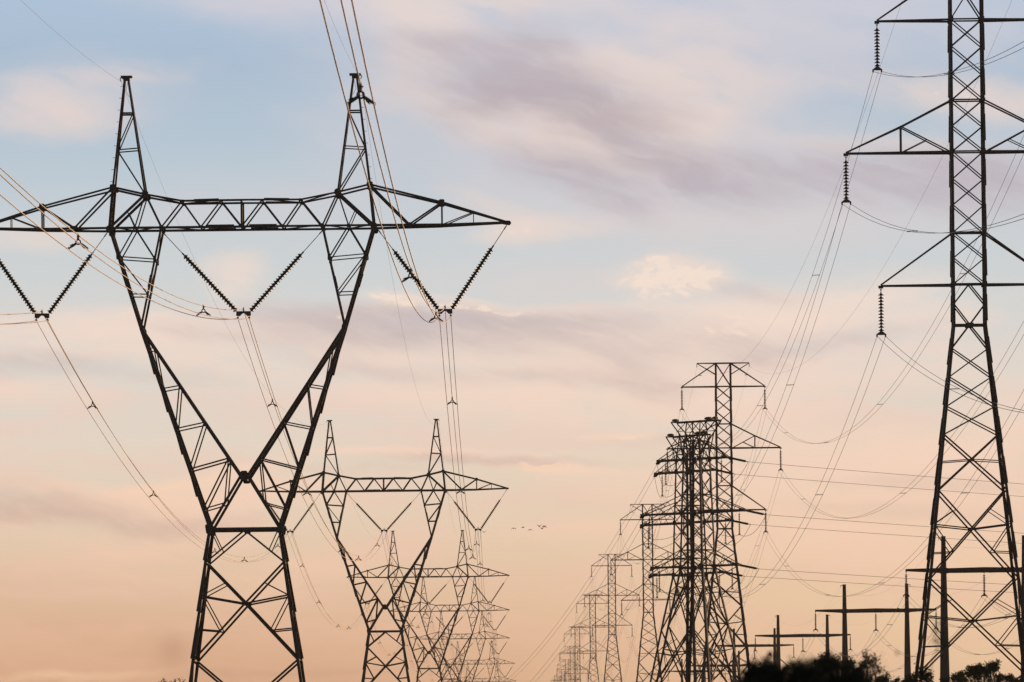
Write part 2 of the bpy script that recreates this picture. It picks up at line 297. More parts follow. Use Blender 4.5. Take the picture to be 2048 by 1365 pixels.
MO, MI = A(232, 158), A(225, 158)                       # mast head
P1, P2, P3, P4, P5 = A(256, 375), A(192, 390), A(263.5, 457), A(160.5, 457), A(213, 457)
WN = A(203, 658); SH = A(69, 1058); GG = A(7, 955)
def build_delta():
    root = empty('lattice_pylon')
    def onl(a, b, py):
        za, zb, z = a[2], b[2], hz(py); t = (z - za) / (zb - za); p = L3(a, b, t); return (p[0], dep(py), p[2])
    for sx in (-1, 1):
        # earth wire peak
        m = MB(); line(m, MO, P1, .17, sx=sx); line(m, MI, P2, .15, sx=sx, flip=-1)
        o = [onl(MO, P1, y) for y in (226, 300)]; i = [onl(MI, P2, y) for y in (226, 297)]
        line(m, o[0], i[0], .12, sx=sx); line(m, o[1], i[1], .08, sx=sx)
        line(m, i[0], o[1], .085, sx=sx); line(m, o[1], P2, .10, sx=sx)
        for a, b in ((o[0], o[1]), (o[1], P1), (i[0], i[1])):
            m.ang((a[0] * sx, -a[1], a[2]), (b[0] * sx, b[1], b[2]), .07, (1, 0, 0))
        for q in o + i: cross_tie(m, q, .08, sx)
        x, z = un(228.5, 152) * sx, hz(152)
        m.box((x, 0, z), .72, .34, .12); m.box((x, 0, z - .16), .42, .34, .14); m.box((x + .05 * sx, 0, z - .06), .5, .3, .08)
        for k in range(9):
            q = onl(MO, P1, 172 + k * 24); m.tube([(q[0] * sx, -q[1], q[2]), ((q[0] + .22) * sx, -q[1], q[2])], .014, 4)
        m.tube([(x + .34 * sx, 0, z), (x + .42 * sx, 0, z - .12), (x + .34 * sx, 0, z - .28)], .03, 5)
        m.tube([(x - .1 * sx, 0, z - .2), (x + .05 * sx, -.1, z - .9), (x - .16 * sx, -.1, z - 1.3)], .012, 4)
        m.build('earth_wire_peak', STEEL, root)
        # outer cross arm
        tip = A(531, 451.5, .14); A2, A1, A1b, A3, A3b = A(334, 455, .60), A(399, 411, .48), A(399, 456, .48), A(462, 431, .30), A(462, 454.5, .30)
        m = MB(); line(m, P1, A1, .15, sx=sx); line(m, A1, tip, .16, sx=sx); line(m, P3, A1b, .2, sx=sx); line(m, A1b, tip, .18, sx=sx)
        line(m, P1, A2, .15, sx=sx); line(m, A2, A1, .12, sx=sx); line(m, A1, A1b, .12, sx=sx)
        line(m, A1b, A3, .07, sx=sx); line(m, A3, A3b, .06, sx=sx)
        for q in (A2, A1, A1b, A3b): cross_tie(m, q, .09, sx)
        for a, b in ((P3, A2), (A2, A1b), (A1b, A3b)): m.ang((a[0] * sx, -a[1], a[2]), (b[0] * sx, b[1], b[2]), .08, (0, 0, 1))
        gusset(m, A1, .34, .34, sx); gusset(m, A2, .42, .24, sx, .4)
        tx, tz = tip[0] * sx, tip[2]
        m.prism([(tx - .6 * sx, tz + .12), (tx + .12 * sx, tz + .10), (tx + .2 * sx, tz - .04), (tx + .1 * sx, tz - .16), (tx - .3 * sx, tz - .1)][::sx], -.17, .17)
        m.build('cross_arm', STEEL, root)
        # neck: the upper tapering leg between beam and waist
        m = MB(); line(m, P3, WN, .25, sx=sx); line(m, P4, WN, .17, sx=sx, flip=-1)
        o1, o2 = onl(P3, WN, 514), onl(P3, WN, 589); i1, i2 = onl(P4, WN, 520), onl(P4, WN, 590)
        line(m, P5, o1, .10, sx=sx); line(m, P5, i1, .10, sx=sx); line(m, o1, i1, .08, sx=sx); line(m, o1, i2, .085, sx=sx); line(m, o2, i2, .08, sx=sx)
        for q in (o1, i1, o2, i2): cross_tie(m, q, .08, sx)
        for a, b in ((P3, o1), (o2, o1), (o2, WN), (P4, i1), (i2, i1)): m.ang((a[0] * sx, -a[1], a[2]), (b[0] * sx, b[1], b[2]), .07, (1, 0, 0))
        gusset(m, i1, .2, .4, sx); gusset(m, o1, .26, .4, sx)
        for a, b in ((o1, o2), (i1, i2)):                                  # splice plates
            c = L3(a, b, .45); d = L3(a, b, .8); line(m, (c[0] + .03, c[1] + .03, c[2]), (d[0] + .03, d[1] + .03, d[2]), .27 if a is o1 else .2, sx=sx)
        gusset(m, A(202, 655), .22, .5, sx, .4, -.4)
        m.build('neck', STEEL, root)
        # V arm between waist and shoulder
        m = MB(); line(m, WN, SH, .29, sx=sx); line(m, WN, GG, .27, sx=sx, flip=-1); line(m, GG, SH, .24, sx=sx)
        oy = (699, 779, 859, 940, 1020); iy = (697, 773, 847, 919)
        o = [onl(WN, SH, y) for y in oy]; i = [onl(WN, GG, y) for y in iy]; k1 = onl(GG, SH, 1008)
        for a, b, w in ((o[0], i[0], .07), (o[1], i[1], .085), (o[2], i[2], .09), (o[3], i[3], .11), (o[4], k1, .09),
                        (i[0], o[1], .09), (i[1], o[2], .10), (i[2], o[3], .10), (i[3], o[4], .12), (i[3], k1, .10)): line(m, a, b, w, sx=sx)
        for q in o + i: cross_tie(m, q, .09, sx)
        for a, b in ((o[0], o[1]), (o[2], o[1]), (o[2], o[3]), (o[4], o[3]), (i[1], i[0]), (i[1], i[2]), (i[3], i[2])): m.ang((a[0] * sx, -a[1], a[2]), (b[0] * sx, b[1], b[2]), .08, (1, 0, 0))
        # overlapping splice angles make the stepped outline of the legs
        for a, b in ((o[0], .5), (o[1], .45), (o[2], .5), (o[3], .55)):
            n = o[o.index(a) + 1]; c = L3(a, n, b - .42); d = L3(a, n, b + .14)
            m.ang((c[0] * sx, -c[1] - .03, c[2]), ((d[0] + .10) * sx, -d[1] - .03, d[2]), .26, (0, 1, 0), flip=sx)
            if sx > 0: m.ang((c[0] + .02, c[1] + .03, c[2]), (d[0] + .12, d[1] + .03, d[2]), .24, (0, -1, 0))
        m.build('inclined_arm', STEEL, root)
        # body legs, front and back each
        legs = [SH, A(78, 1126), A(86.8, 1193), A(104, 1322), A(122, 1458), A(129, 1511), A(131.5, 1530)]
        for s in (-1, 1):
            m = MB()
            for a, b in zip(legs, legs[1:]):
                m.ang((a[0] * sx, a[1] * s, a[2]), (b[0] * sx, b[1] * s, b[2]), .27, (0, -s, 0), flip=sx * s)
            for a, b, c, d in ((SH, legs[1], .15, .95), (legs[1], legs[3], .05, .5), (legs[1], legs[3], .55, .98)):
                e, f = L3(a, b, c), L3(a, b, d)
                m.ang((e[0] * sx, e[1] * s + .03 * s, e[2]), ((f[0] + .09) * sx, f[1] * s + .03 * s, f[2]), .27, (0, -s, 0), flip=sx)
            f = legs[-1]; m.box((f[0] * sx, f[1] * s, .06), .9, .9, .5)
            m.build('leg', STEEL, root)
    # crossbeam between the two necks
    m = MB()
    for sx in (-1, 1):
        Ta, Tb, B1 = A(118.5, 404), A(41, 404), A(81.5, 457)
        line(m, P1, P2, .16, sx=sx); line(m, P2, Ta, .15, sx=sx); line(m, Ta, A(0, 403.5), .16, sx=sx)
        line(m, P1, P3, .26, sx=sx); line(m, P3, P2, .21, sx=sx); line(m, P2, P4, .12, sx=sx); line(m, P2, P5, .10, sx=sx)
        line(m, L3(P3, P2, .5), P5, .07, sx=sx)
        line(m, P4, Ta, .11, sx=sx); line(m, Ta, B1, .12, sx=sx); line(m, B1, Tb, .10, sx=sx); line(m, Tb, A(0, 457), .12, sx=sx)
        line(m, P3, A(0, 457), .19, sx=sx)
        c, d = A(15, 455, .9), A(70, 455, .9); line(m, c, d, .2, sx=sx)
        c, d = A(95, 403, .8), A(45, 402, .8); line(m, c, d, .16, sx=sx)
        for q in (P1, P2, P3, P4, P5, Ta, Tb, B1): cross_tie(m, q, .10, sx)
        for a, b in ((P3, P5), (P4, P5), (P4, B1), (A(0, 457), B1), (P2, Ta), (Tb, Ta)): m.ang((a[0] * sx, -a[1], a[2]), (b[0] * sx, b[1], b[2]), .08, (0, 0, 1))
    for s in (-1, 1): m.ang((0, s * .85, hz(457)), (0, s * .8, hz(402)), .17, (0, -s, 0))
    for sx in (-1, 1):
        gusset(m, P1, .40, .34, sx, .35); gusset(m, P2, .42, .44, sx, .5); gusset(m, A(263.5, 460), .42, .46, sx, .35, .1)
        gusset(m, P4, .26, .30, sx, .4, .2); gusset(m, P5, .25, .22, sx, .5)
        gusset(m, A(118.5, 405), .28, .2, sx); gusset(m, A(41, 405), .2, .16, sx); gusset(m, A(81.5, 456), .25, .16, sx)
    m.build('crossbeam', STEEL, root)
    m = MB(); gusset(m, A(0, 955), .46, .66); m.box((0, 0, hz(955)), .26, 2 * dep(955), .42); m.build('centre_plate', PLATE, root)
    # body panels
    m = MB(); M0 = A(0, 1063); X1 = A(0, 1209); X2 = A(0, 1412)
    line(m, A(-69, 1060), A(69, 1060), .24); 
    for sx in (-1, 1):
        L1, La, L2, Lb, Lc, Ld = A(78, 1127), A(86.8, 1193), A(104, 1322), A(95.5, 1259), A(122, 1458), A(129, 1511)
        line(m, M0, L1, .13, sx=sx); line(m, SH, L3(M0, L1, .62), .08, sx=sx)
        line(m, L1, X1, .17, sx=sx); line(m, X1, L2, .18, sx=sx); line(m, X1, La, .13, sx=sx)
        q = L3(L1, X1, .5); r = L3(X1, L2, .48)
        line(m, La, q, .08, sx=sx); line(m, La, r, .085, sx=sx); line(m, Lb, r, .10, sx=sx)
        line(m, L2, X2, .17, sx=sx); line(m, X2, Ld, .17, sx=sx); line(m, X2, A(113, 1390), .12, sx=sx)
        for a, b in ((L1, L2), (L2, Ld)):            # side faces
            c = L3(a, b, .5)
            for e, f in ((a, b),): 
                m.ang((e[0] * sx, -e[1], e[2]), (f[0] * sx, f[1], f[2]), .12, (1, 0, 0)); m.ang((e[0] * sx + .02, e[1], e[2]), (f[0] * sx + .02, -f[1], f[2]), .12, (1, 0, 0))
        for q in (SH, L1, L2): cross_tie(m, q, .12, sx)
    gusset(m, A(0, 1063), .4, .2, 1, .5); gusset(m, A(0, 1209), .34, .3, 1, .4)
    for sx in (-1, 1): gusset(m, A(71, 1060), .40, .62, sx, .3, -.15); gusset(m, A(78, 1127), .18, .4, sx)
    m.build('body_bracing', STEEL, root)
    return root

DZA = [0, .3, -.7, .4, -1.2, -5.8, -10.2]
XA = [-16.5, -16.65, -16.5, -16.4, -16.3, -14.2, -13.0]
labA = ['huge wide-headed lattice pylon filling the left of the photo', 'second wide-headed pylon standing right of the big one\'s foot',
        'third wide-headed pylon seen through the legs of the second', 'fourth wide-headed pylon in the receding left row',
        'fifth wide-headed pylon, small, its legs crossing the fourth', 'sixth wide-headed pylon, faint, near the bottom edge', 'seventh wide-headed pylon, faintest, only its peaks above the bottom edge']
pa = build_delta(); A_pos = []
for i in range(7):
    if i == 1: MB.WS = 1.4; pa2 = build_delta(); MB.WS = 1.0
    o = pa if i == 0 else pa2 if i == 1 else copy_tree(pa2)
    o.location = (XA[i], YA + SPAN * i, DZA[i]); A_pos.append(Vector(o.location))
    tag(o, labA[i], 'pylon', 'wide-headed lattice pylons in the left row')

# ------------------------------------------------------------------ insulators
def string_mesh(m, p, q, n, rd=.135, core=.045, bell=False):
    p, q = Vector(p), Vector(q); L = (q - p).length; d = (q - p) / L; st = L / n
    prof = [(0, .02), (0, core)]
    for k in range(n):
        b = k * st
        if bell: prof += [(b + .10 * st, core * .7), (b + .55 * st, core * 1.9), (b + .72 * st, rd * .95), (b + .80 * st, rd), (b + .84 * st, rd * .55), (b + .97 * st, core * .7)]
        else: prof += [(b + .15 * st, core * 1.5), (b + .40 * st, core * 1.6), (b + .50 * st, rd), (b + .70 * st, rd * .96), (b + .80 * st, core * 1.3), (b + .97 * st, core)]
    prof += [(L, core), (L, .02)]
    m.lathe(p, d, prof, 10)
def v_insulator(sgn):
    """sgn 0: centre phase; -1/1: side phases. origin at the yoke"""
    root = empty('v_insulator')
    if sgn == 0: ends = [(-un(161, 462), hz(462) - hz(628)), (un(161, 462), hz(462) - hz(628))]
    else: ends = sorted([(sgn * (un(270, 462) - un(403, 628)), hz(462) - hz(628)), (sgn * (un(529, 456) - un(403, 628)), hz(456) - hz(628))])
    for (ex, ez), s in zip(ends, (-1, 1)):
        top = Vector((ex, 0, ez)); bot = Vector((s * .42, 0, .14)); d = top - bot; L = d.length; d /= L
        a = bot + d * (L * .72 if sgn else L * .70)
        m = MB(); string_mesh(m, a, bot + d * .05, 23, .19, .07); ins = m.build('insulator_string', GLASS, root, True)
        m = MB(); m.tube([a, top], .022, 6); m.tube([a + d * .02, a + d * .22], .05, 6); m.tube([top - d * .35, top - d * .1], .04, 5); m.build('link_rod', FIT, ins)
    m = MB()
    m.prism([(-.46, .16), (.46, .16), (.47, -.12), (.24, -.16), (.06, .02), (-.06, .02), (-.24, -.16), (-.47, -.12)][::-1], -.03, .03)
    m.box((0, 0, .20), .07, .1, .12); yk = m.build('yoke_plate', FIT, root)
    for x, z in ((-.36, -.26), (.36, -.26), (0, .27)):
        m = MB(); m.box((x, 0, z), .12, .34, .09); m.tube([(x, 0, z + .14), (x, 0, z - .06)], .025, 5); m.tube([(x, -.28, z), (x, .28, z)], .035, 6); m.build('clamp', FIT, yk)
    return root
VPROTO = {s: v_insulator(s) for s in (-1, 0, 1)}
yoke = {s: Vector((s * un(403, 628), 0, hz(628))) for s in (-1, 0, 1)}
for i in range(7):
    for s in (-1, 0, 1):
        o = VPROTO[s] if i == 0 else copy_tree(VPROTO[s])
        o.location = A_pos[i] + yoke[s]
        side = {-1: 'left', 0: 'middle', 1: 'right'}[s]
        tag(o, f'V-shaped insulator pair hanging from the {side} of the {ORD[i]} wide-headed pylon', 'insulator', 'V insulators of the wide-headed pylons')

# ------------------------------------------------------------------ conductors
def span_pts(a, b, sag, n):
    return [a.lerp(b, k / n) - Vector((0, 0, 4 * sag * (k / n) * (1 - k / n))) for k in range(n + 1)]
def spacer3(m, c):
    for (x, z) in ((-.36, -.24), (.36, -.24), (0, .29)):
        e = Vector((x, 0, z)); d = e.normalized()
        m.tube([c + d * .08, c + d * .26, c + e * .98], [.045, .05, .03], 6)
        m.tube([c + d * .2 + Vector((d.z, 0, -d.x)) * .05, c + e * .8 + Vector((d.z, 0, -d.x)) * .07], .016, 4)
        m.tube([c + e + Vector((0, -.13, 0)), c + e + Vector((0, .13, 0))], .036, 6)
    ring = [c + Vector((math.cos(t) * .09, 0, math.sin(t) * .09)) for t in [2 * PI * k / 10 for k in range(11)]]
    m.tube(ring, .03, 5, False)
offs3 = [(-.36, -.30), (.36, -.30), (0, .27)]
T0 = Vector((-16.5, YA - SPAN, -1.0))
chain = [T0] + A_pos
for s in (-1, 0, 1):
    side = {-1: 'left', 0: 'middle', 1: 'right'}[s]
    root = empty('conductor_bundle', A_pos[0] + yoke[s]); base0 = Vector(root.location)
    tag(root, f'three-wire conductor bundle running along the {side} side of the wide-headed pylons' if s else 'three-wire conductor bundle running through the middle of the wide-headed pylons', 'power line', 'conductors of the wide-headed pylons')
    for (ox, oz) in offs3:
        m = MB(); pts = []
        for k in range(len(chain) - 1):
            a = chain[k] + yoke[s] + Vector((ox, 0, oz)) - base0; b = chain[k + 1] + yoke[s] + Vector((ox, 0, oz)) - base0
            pts += span_pts(a, b, ({-1: 8.4, 0: 7.75, 1: 8.9}[s]) if k == 0 else 8.6, 64 if k < 2 else 36)[(0 if k == 0 else 1):]
        m.tube(pts, .021, 6); m.build('wire', ALU, root, True)
    for k in range(len(chain) - 1):
        a = chain[k] + yoke[s] - base0; b = chain[k + 1] + yoke[s] - base0; sg = {-1: 8.4, 0: 7.75, 1: 8.9}[s] if k == 0 else 8.6
        ofs = [29, 75, 141, 184, 247] if k else ([SPAN - 32, SPAN - 87, SPAN - 139.5] if s == 1 else [SPAN - 32, SPAN - 93, SPAN - 146])
        for d in ofs:
            t = d / SPAN; c = a.lerp(b, t) - Vector((0, 0, 4 * sg * t * (1 - t)))
            m = MB(); spacer3(m, c); m.build('spacer', FIT, root)
for s in (-1, 1):
    pts = []
    off = Vector((s * (un(228.5, 152) + .34), 0, hz(152) - .3))
    root0 = A_pos[0] + off
    for k in range(len(chain) - 1):
        pts += span_pts(chain[k] + off - root0, chain[k + 1] + off - root0, 7.0, 40)[(0 if k == 0 else 1):]
    m = MB(); m.tube(pts, .008, 5); o = m.build('earth_wire', ALUD); o.location = root0
    tag(o, f'hair-thin earth wire strung over the {"left" if s < 0 else "right"} peaks of the wide-headed pylons', 'power line', 'earth wires')

# ------------------------------------------------------------------ narrow double circuit pylons (right row)
HOFF = -10.3
def hb(py): return hz(py)
def hwB(py):                            # half width of the body in metres at photo row py
    if py <= 651: return un(31.5, 400)
    return un(31.5 + .110 * (py - 651), 1000)
TOPH = hz(40) + 3.15
DB = .42                                # the body is shallower along the line than across it
def build_double():
    root = empty('lattice_pylon')
    def C(py, sx, sy, z=None):
        w = hwB(py); return Vector((w * sx, w * sy * DB, hz(py) if z is None else z))
    lv = [40, 94, 148, 201, 253, 304, 359, 411, 466, 517, 569, 609, 651]
    for sx in (-1, 1):
        for sy in (-1, 1):
            m = MB(); pts = [C(40, sx, sy, TOPH)] + [C(y, sx, sy) for y in (651, 982, 1158, 1350, 1511, 1540)]
            for a, b in zip(pts, pts[1:]):
                m.ang(a, b, .24, (0, -sy, 0), flip=sx * sy)
            # overlapping splice angles
            for y in list(range(95, 640, 90)) + [720, 800, 880, 960, 1040, 1110, 1190, 1270, 1350, 1420]:
                a, b = C(y - 45, sx, sy), C(y + 8, sx, sy); e = Vector((sx * .025, sy * .025, 0))
                m.ang(a + e, b + e * 2, .24, (0, -sy, 0), flip=sx * sy)
            if sx < 0 and sy < 0:
                for k in range(34):
                    q = C(30 + k * 36, sx, sy); m.tube([q, q + Vector((-.2, 0, 0))], .013, 4)
            m.box((pts[-1].x, pts[-1].y, .0), .7, .7, .5)
            m.build('leg', STEEL, root)
    def faces(m, a, b, w, ax=None):
        """member from (sa, ya) to (sb, yb) in all four faces; s = -1, 0, 1 across the face"""
        (sa, ya), (sb, yb) = a, b
        za = TOPH if ya == 'top' else hz(ya); zb = TOPH if yb == 'top' else hz(yb)
        wa = hwB(40 if ya == 'top' else ya); wb = hwB(40 if yb == 'top' else yb)
        for s in (-1, 1):
            m.ang((sa * wa, s * wa * DB, za), (sb * wb, s * wb * DB, zb), w, (0, -s, 0))
            m.ang((s * (wa - .01), sa * wa * DB, za), (s * (wb - .01), sb * wb * DB, zb), w * .8, (-s, 0, 0))
    m = MB()
    for a, b in zip(lv[:10], lv[1:11]):
        faces(m, (-1, a), (1, b), .075); faces(m, (1, a), (-1, b), .075)
    faces(m, (-1, 'top'), (1, 40), .09); faces(m, (1, 'top'), (-1, 40), .09)
    faces(m, (-1, 'top'), (1, 'top'), .12)
    for y in (40, 201, 304, 466, 569): faces(m, (-1, y), (1, y), .10)
    faces(m, (0, 569), (-1, 609), .09); faces(m, (0, 569), (1, 609), .09); faces(m, (-1, 609), (0, 651), .09); faces(m, (1, 609), (0, 651), .09)
    faces(m, (-1, 651), (1, 651), .17)
    for y in (40, 201, 304, 466, 569):
        for sx in (-1, 1):
            for q in (-1, 1): m.box((sx * (hwB(100) - .02), q * (hwB(100) * DB + .03), hz(y)), .28, .03, .30 if y != 201 and y != 466 else .22)
    for q in (-1, 1): m.box((0, q * (hwB(100) * DB + .03), hz(651)), .44, .03, .26)
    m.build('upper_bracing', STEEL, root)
    m = MB()
    faces(m, (0, 651), (-1, 698), .10); faces(m, (0, 651), (1, 698), .10)
    for a, b in ((698, 755), (755, 814), (814, 870)): faces(m, (-1, a), (1, b), .085); faces(m, (1, a), (-1, b), .085)
    def bigx(a, b, sub):
        wa, wb = hwB(a), hwB(b); t = wa / (wa + wb); yc = a + (b - a) * t
        for s in (-1, 1):
            faces(m, (s, a), (-s, b), .115)
        if not sub: faces(m, (-1, yc + 4), (0, yc), .07); faces(m, (1, yc + 4), (0, yc), .07); return
        for s in (-1, 1):
            ym = yc - (yc - a) * .22
            faces(m, (s, ym + 8), (0, yc), .085)
            # stub members from the horizontal's outer end to the diagonals
            yu = a + (yc - a) * .48; su = s * (1 - .48) * hwB(a) / hwB(yu) if False else s * .52 * wa / hwB(yu)
            faces(m, (s, ym + 6), (su, yu + 2), .06)
            yl = yc + (b - yc) * .46; sl_ = s * .46 * wb / hwB(yl)
            faces(m, (s, ym + 10), (sl_, yl), .07); faces(m, (s, yl + 2), (sl_, yl), .07)
    bigx(870, 982, False); bigx(982, 1158, True); bigx(1158, 1348, True); bigx(1348, 1511, True)
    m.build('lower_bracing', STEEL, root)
    for sx in (-1, 1):
        w = hwB(100); wd = w * DB
        # top arm with its earth wire horn
        zt = hz(41); tip = Vector((sx * un(178, 40), 0, zt)); m = MB()
        for s in (-1, 1):
            m.ang((sx * w, s * wd, zt), tip + Vector((0, s * .05, 0)), .17, (0, -s, 0)); m.ang((sx * w, s * wd, TOPH), tip + Vector((0, s * .05, .06)), .11, (0, -s, 0))
            m.ang((sx * w, s * wd, TOPH), (sx * 3.55, s * .06, TOPH + .02), .10, (0, -s, 0)); m.ang((sx * w, s * wd, TOPH - 1.55), (sx * 3.55, s * .06, TOPH), .08, (0, -s, 0))
        m.ang((sx * (w + 2.2), -wd * .5, zt), (sx * (w + 2.2), wd * .5, zt), .07, (0, 0, 1)); m.box(tip - Vector((0, 0, .06)), .3, .18, .16)
        m.box((sx * 3.55, 0, TOPH - .25), .08, .08, .5)
        m.tube([tip.lerp(Vector((sx * w, -wd, TOPH)), .48) + Vector((0, 0, .02)), tip.lerp(Vector((sx * w, -wd, TOPH)), .48) + Vector((-.5 * sx, 0, .02))], .04, 4)
        m.build('cross_arm', STEEL, root)
        # middle arm
        zt = hz(305); z2 = hz(201); tip = Vector((sx * un(243, 305), 0, zt)); m = MB(); K = Vector((sx * un(133, 253), 0, hz(253)))
        for s in (-1, 1):
            r = Vector((sx * w, s * wd, z2)); kk = Vector((K.x, s * .30, K.z)); kb = Vector((K.x, s * .30, zt))
            m.ang((sx * w, s * wd, zt), tip + Vector((0, s * .05, 0)), .19, (0, -s, 0)); m.ang(r, kk, .10, (0, -s, 0)); m.ang(kk, tip + Vector((0, s * .05, .06)), .12, (0, -s, 0))
            m.ang(kk, kb, .10, (0, -s, 0)); root_b = Vector((sx * (w + .1), s * wd, zt)); m.ang(kk, root_b, .085, (0, -s, 0)); m.ang(kk.lerp(root_b, .52), kb, .06, (0, -s, 0))
        m.ang((K.x, -.3, zt), (K.x, .3, zt), .08, (0, 0, 1)); m.ang((K.x, -.3, K.z), (K.x, .3, K.z), .08, (0, 0, 1)); m.box(tip - Vector((0, 0, .06)), .3, .18, .16)
        m.build('cross_arm', STEEL, root)
        # lower arm
        zt = hz(570.5); z2 = hz(466); tip = Vector((sx * un(176, 570), 0, zt)); m = MB()
        for s in (-1, 1):
            m.ang((sx * w, s * wd, zt), tip + Vector((0, s * .05, 0)), .17, (0, -s, 0)); m.ang((sx * w, s * wd, z2), tip + Vector((0, s * .05, .06)), .12, (0, -s, 0))
        m.ang((sx * (w + 2.2), -wd * .5, zt), (sx * (w + 2.2), wd * .5, zt), .07, (0, 0, 1)); m.box(tip - Vector((0, 0, .06)), .3, .18, .16)
        m.build('cross_arm', STEEL, root)
    return root
pb = build_double()
DZB = [0, 1.3, -1.9, 0, -1.9, -6.1, -8.8, -10.8, -13.5, -13.2, -13.4]
XBs = [29.4, 29.6, 29.3, 29.3, 30.0, 29.5, 31.8, 33.5, 35.0, 36.0, 37.5]
B_pos = []
labB = ['tall narrow lattice pylon at the right edge with three pairs of arms', 'second narrow pylon, its head rising above the dark angle towers']
for i in range(11):
    if i == 1: MB.WS = 1.4; pb2 = build_double(); MB.WS = 1.0
    o = pb if i == 0 else pb2 if i == 1 else copy_tree(pb2)
    o.location = (XBs[i], YA + SPAN * i, DZB[i]); B_pos.append(Vector(o.location))
    tag(o, labB[i] if i < 2 else f'{ORD[i]} narrow three-armed pylon counted from the right edge, {"tiny" if i > 6 else "small"} in the receding right row', 'pylon', 'narrow double circuit pylons in the right row')

def suspension(n=12, L=2.45, w=.27, rd=.20):
    """vertical string; origin at its hanging point"""
    root = empty('suspension_insulator')
    m = MB(); m.tube([(0, 0, 0), (0, 0, -.34)], .03, 5); m.tube([(-.09, 0, .0), (0, 0, -.2), (.09, 0, .0)], .016, 4); m.build('shackle', FIT, root)
    m = MB(); string_mesh(m, (0, 0, -.28), (0, 0, -.28 - L), n, rd, .06, True); m.build('insulator_string', GLASS, root, True)
    z = -.28 - L
    m = MB(); m.prism([(-w, z - .16), (-w * .8, z - .1), (-.05, z + .02), (.05, z + .02), (w * .8, z - .1), (w, z - .16), (w * .9, z - .23), (-w * .9, z - .23)][::-1], -.03, .03); yk = m.build('yoke_plate', FIT, root)
    for s in (-1, 1):
        m = MB(); m.lathe((s * (w + .0), 0, z - .14), (0, 0, -1), [(0, .01), (.02, .04), (.12, .065), (.2, .05), (.24, .01)], 8)
        m.tube([(s * w, -.14, z - .27), (s * w, .14, z - .27)], .035, 5); m.build('clamp', FIT, yk)
    return root
SB = suspension(); ZC = -.28 - 2.45 - .30
tips = {('upper', -1): (178, 41), ('upper', 1): (178, 41), ('middle', -1): (243, 305), ('middle', 1): (243, 305), ('lower', -1): (176, 570.5), ('lower', 1): (176, 570.5)}
first = True
for i in range(11):
    for (lvl, sx), (dx, py) in tips.items():
        o = SB if first else copy_tree(SB); first = False
        o.location = B_pos[i] + Vector((sx * un(dx, py), 0, hz(py) - .14))
        tag(o, f'insulator string under the {lvl} {"left" if sx < 0 else "right"} arm of the {ORD[i]} narrow pylon', 'insulator', 'hanging insulator strings of the narrow pylons')
Bc = [Vector((XBs[0], YA - SPAN, -1))] + B_pos
def spacer2(m, c, w=.27):
    m.tube([c + Vector((-w, 0, 0)), c + Vector((w, 0, .03))], .014, 4); m.tube([c + Vector((-w, 0, -.04)), c + Vector((w, 0, -.02))], .010, 4)
    for s in (-1, 1): m.tube([c + Vector((s * w, -.07, 0)), c + Vector((s * w, .07, 0))], .026, 5)
for (lvl, sx), (dx, py) in tips.items():
    hp = Vector((sx * un(dx, py), 0, hz(py) - .14 + ZC)); base0 = B_pos[0] + hp
    root = empty('conductor_pair', base0)
    tag(root, f'twin wire conductor running under the {lvl} {"left" if sx < 0 else "right"} arms of the narrow pylons', 'power line', 'conductors of the narrow pylons')
    for s in (-1, 1):
        m = MB(); pts = []
        for k in range(len(Bc) - 1):
            pts += span_pts(Bc[k] + hp - base0 + Vector((s * .27, 0, 0)), Bc[k + 1] + hp - base0 + Vector((s * .27, 0, 0)), {0: 13.7}.get(k, 12.3), 56 if k < 2 else 30)[(0 if k == 0 else 1):]
        m.tube(pts, .0135, 5); m.build('wire', ALUD, root, True)
    for k in range(7):
        a, b = Bc[k] + hp - base0, Bc[k + 1] + hp - base0; sg = {0: 13.7}.get(k, 12.3)
        for t in (.18, .42, .64, .86):
            m = MB(); spacer2(m, a.lerp(b, t) - Vector((0, 0, 4 * sg * t * (1 - t)))); m.build('spacer', FIT, root)
for sx in (-1, 1):
    off = Vector((sx * 3.55, 0, TOPH - .5)); r0 = B_pos[0] + off; pts = []
    for k in range(len(Bc) - 1): pts += span_pts(Bc[k] + off - r0, Bc[k + 1] + off - r0, 9.0, 36)[(0 if k == 0 else 1):]
    m = MB(); m.tube(pts, .0075, 5); o = m.build('earth_wire', ALUD); o.location = r0
    tag(o, f'hair-thin earth wire over the {"left" if sx < 0 else "right"} horns of the narrow pylons', 'power line', 'earth wires')

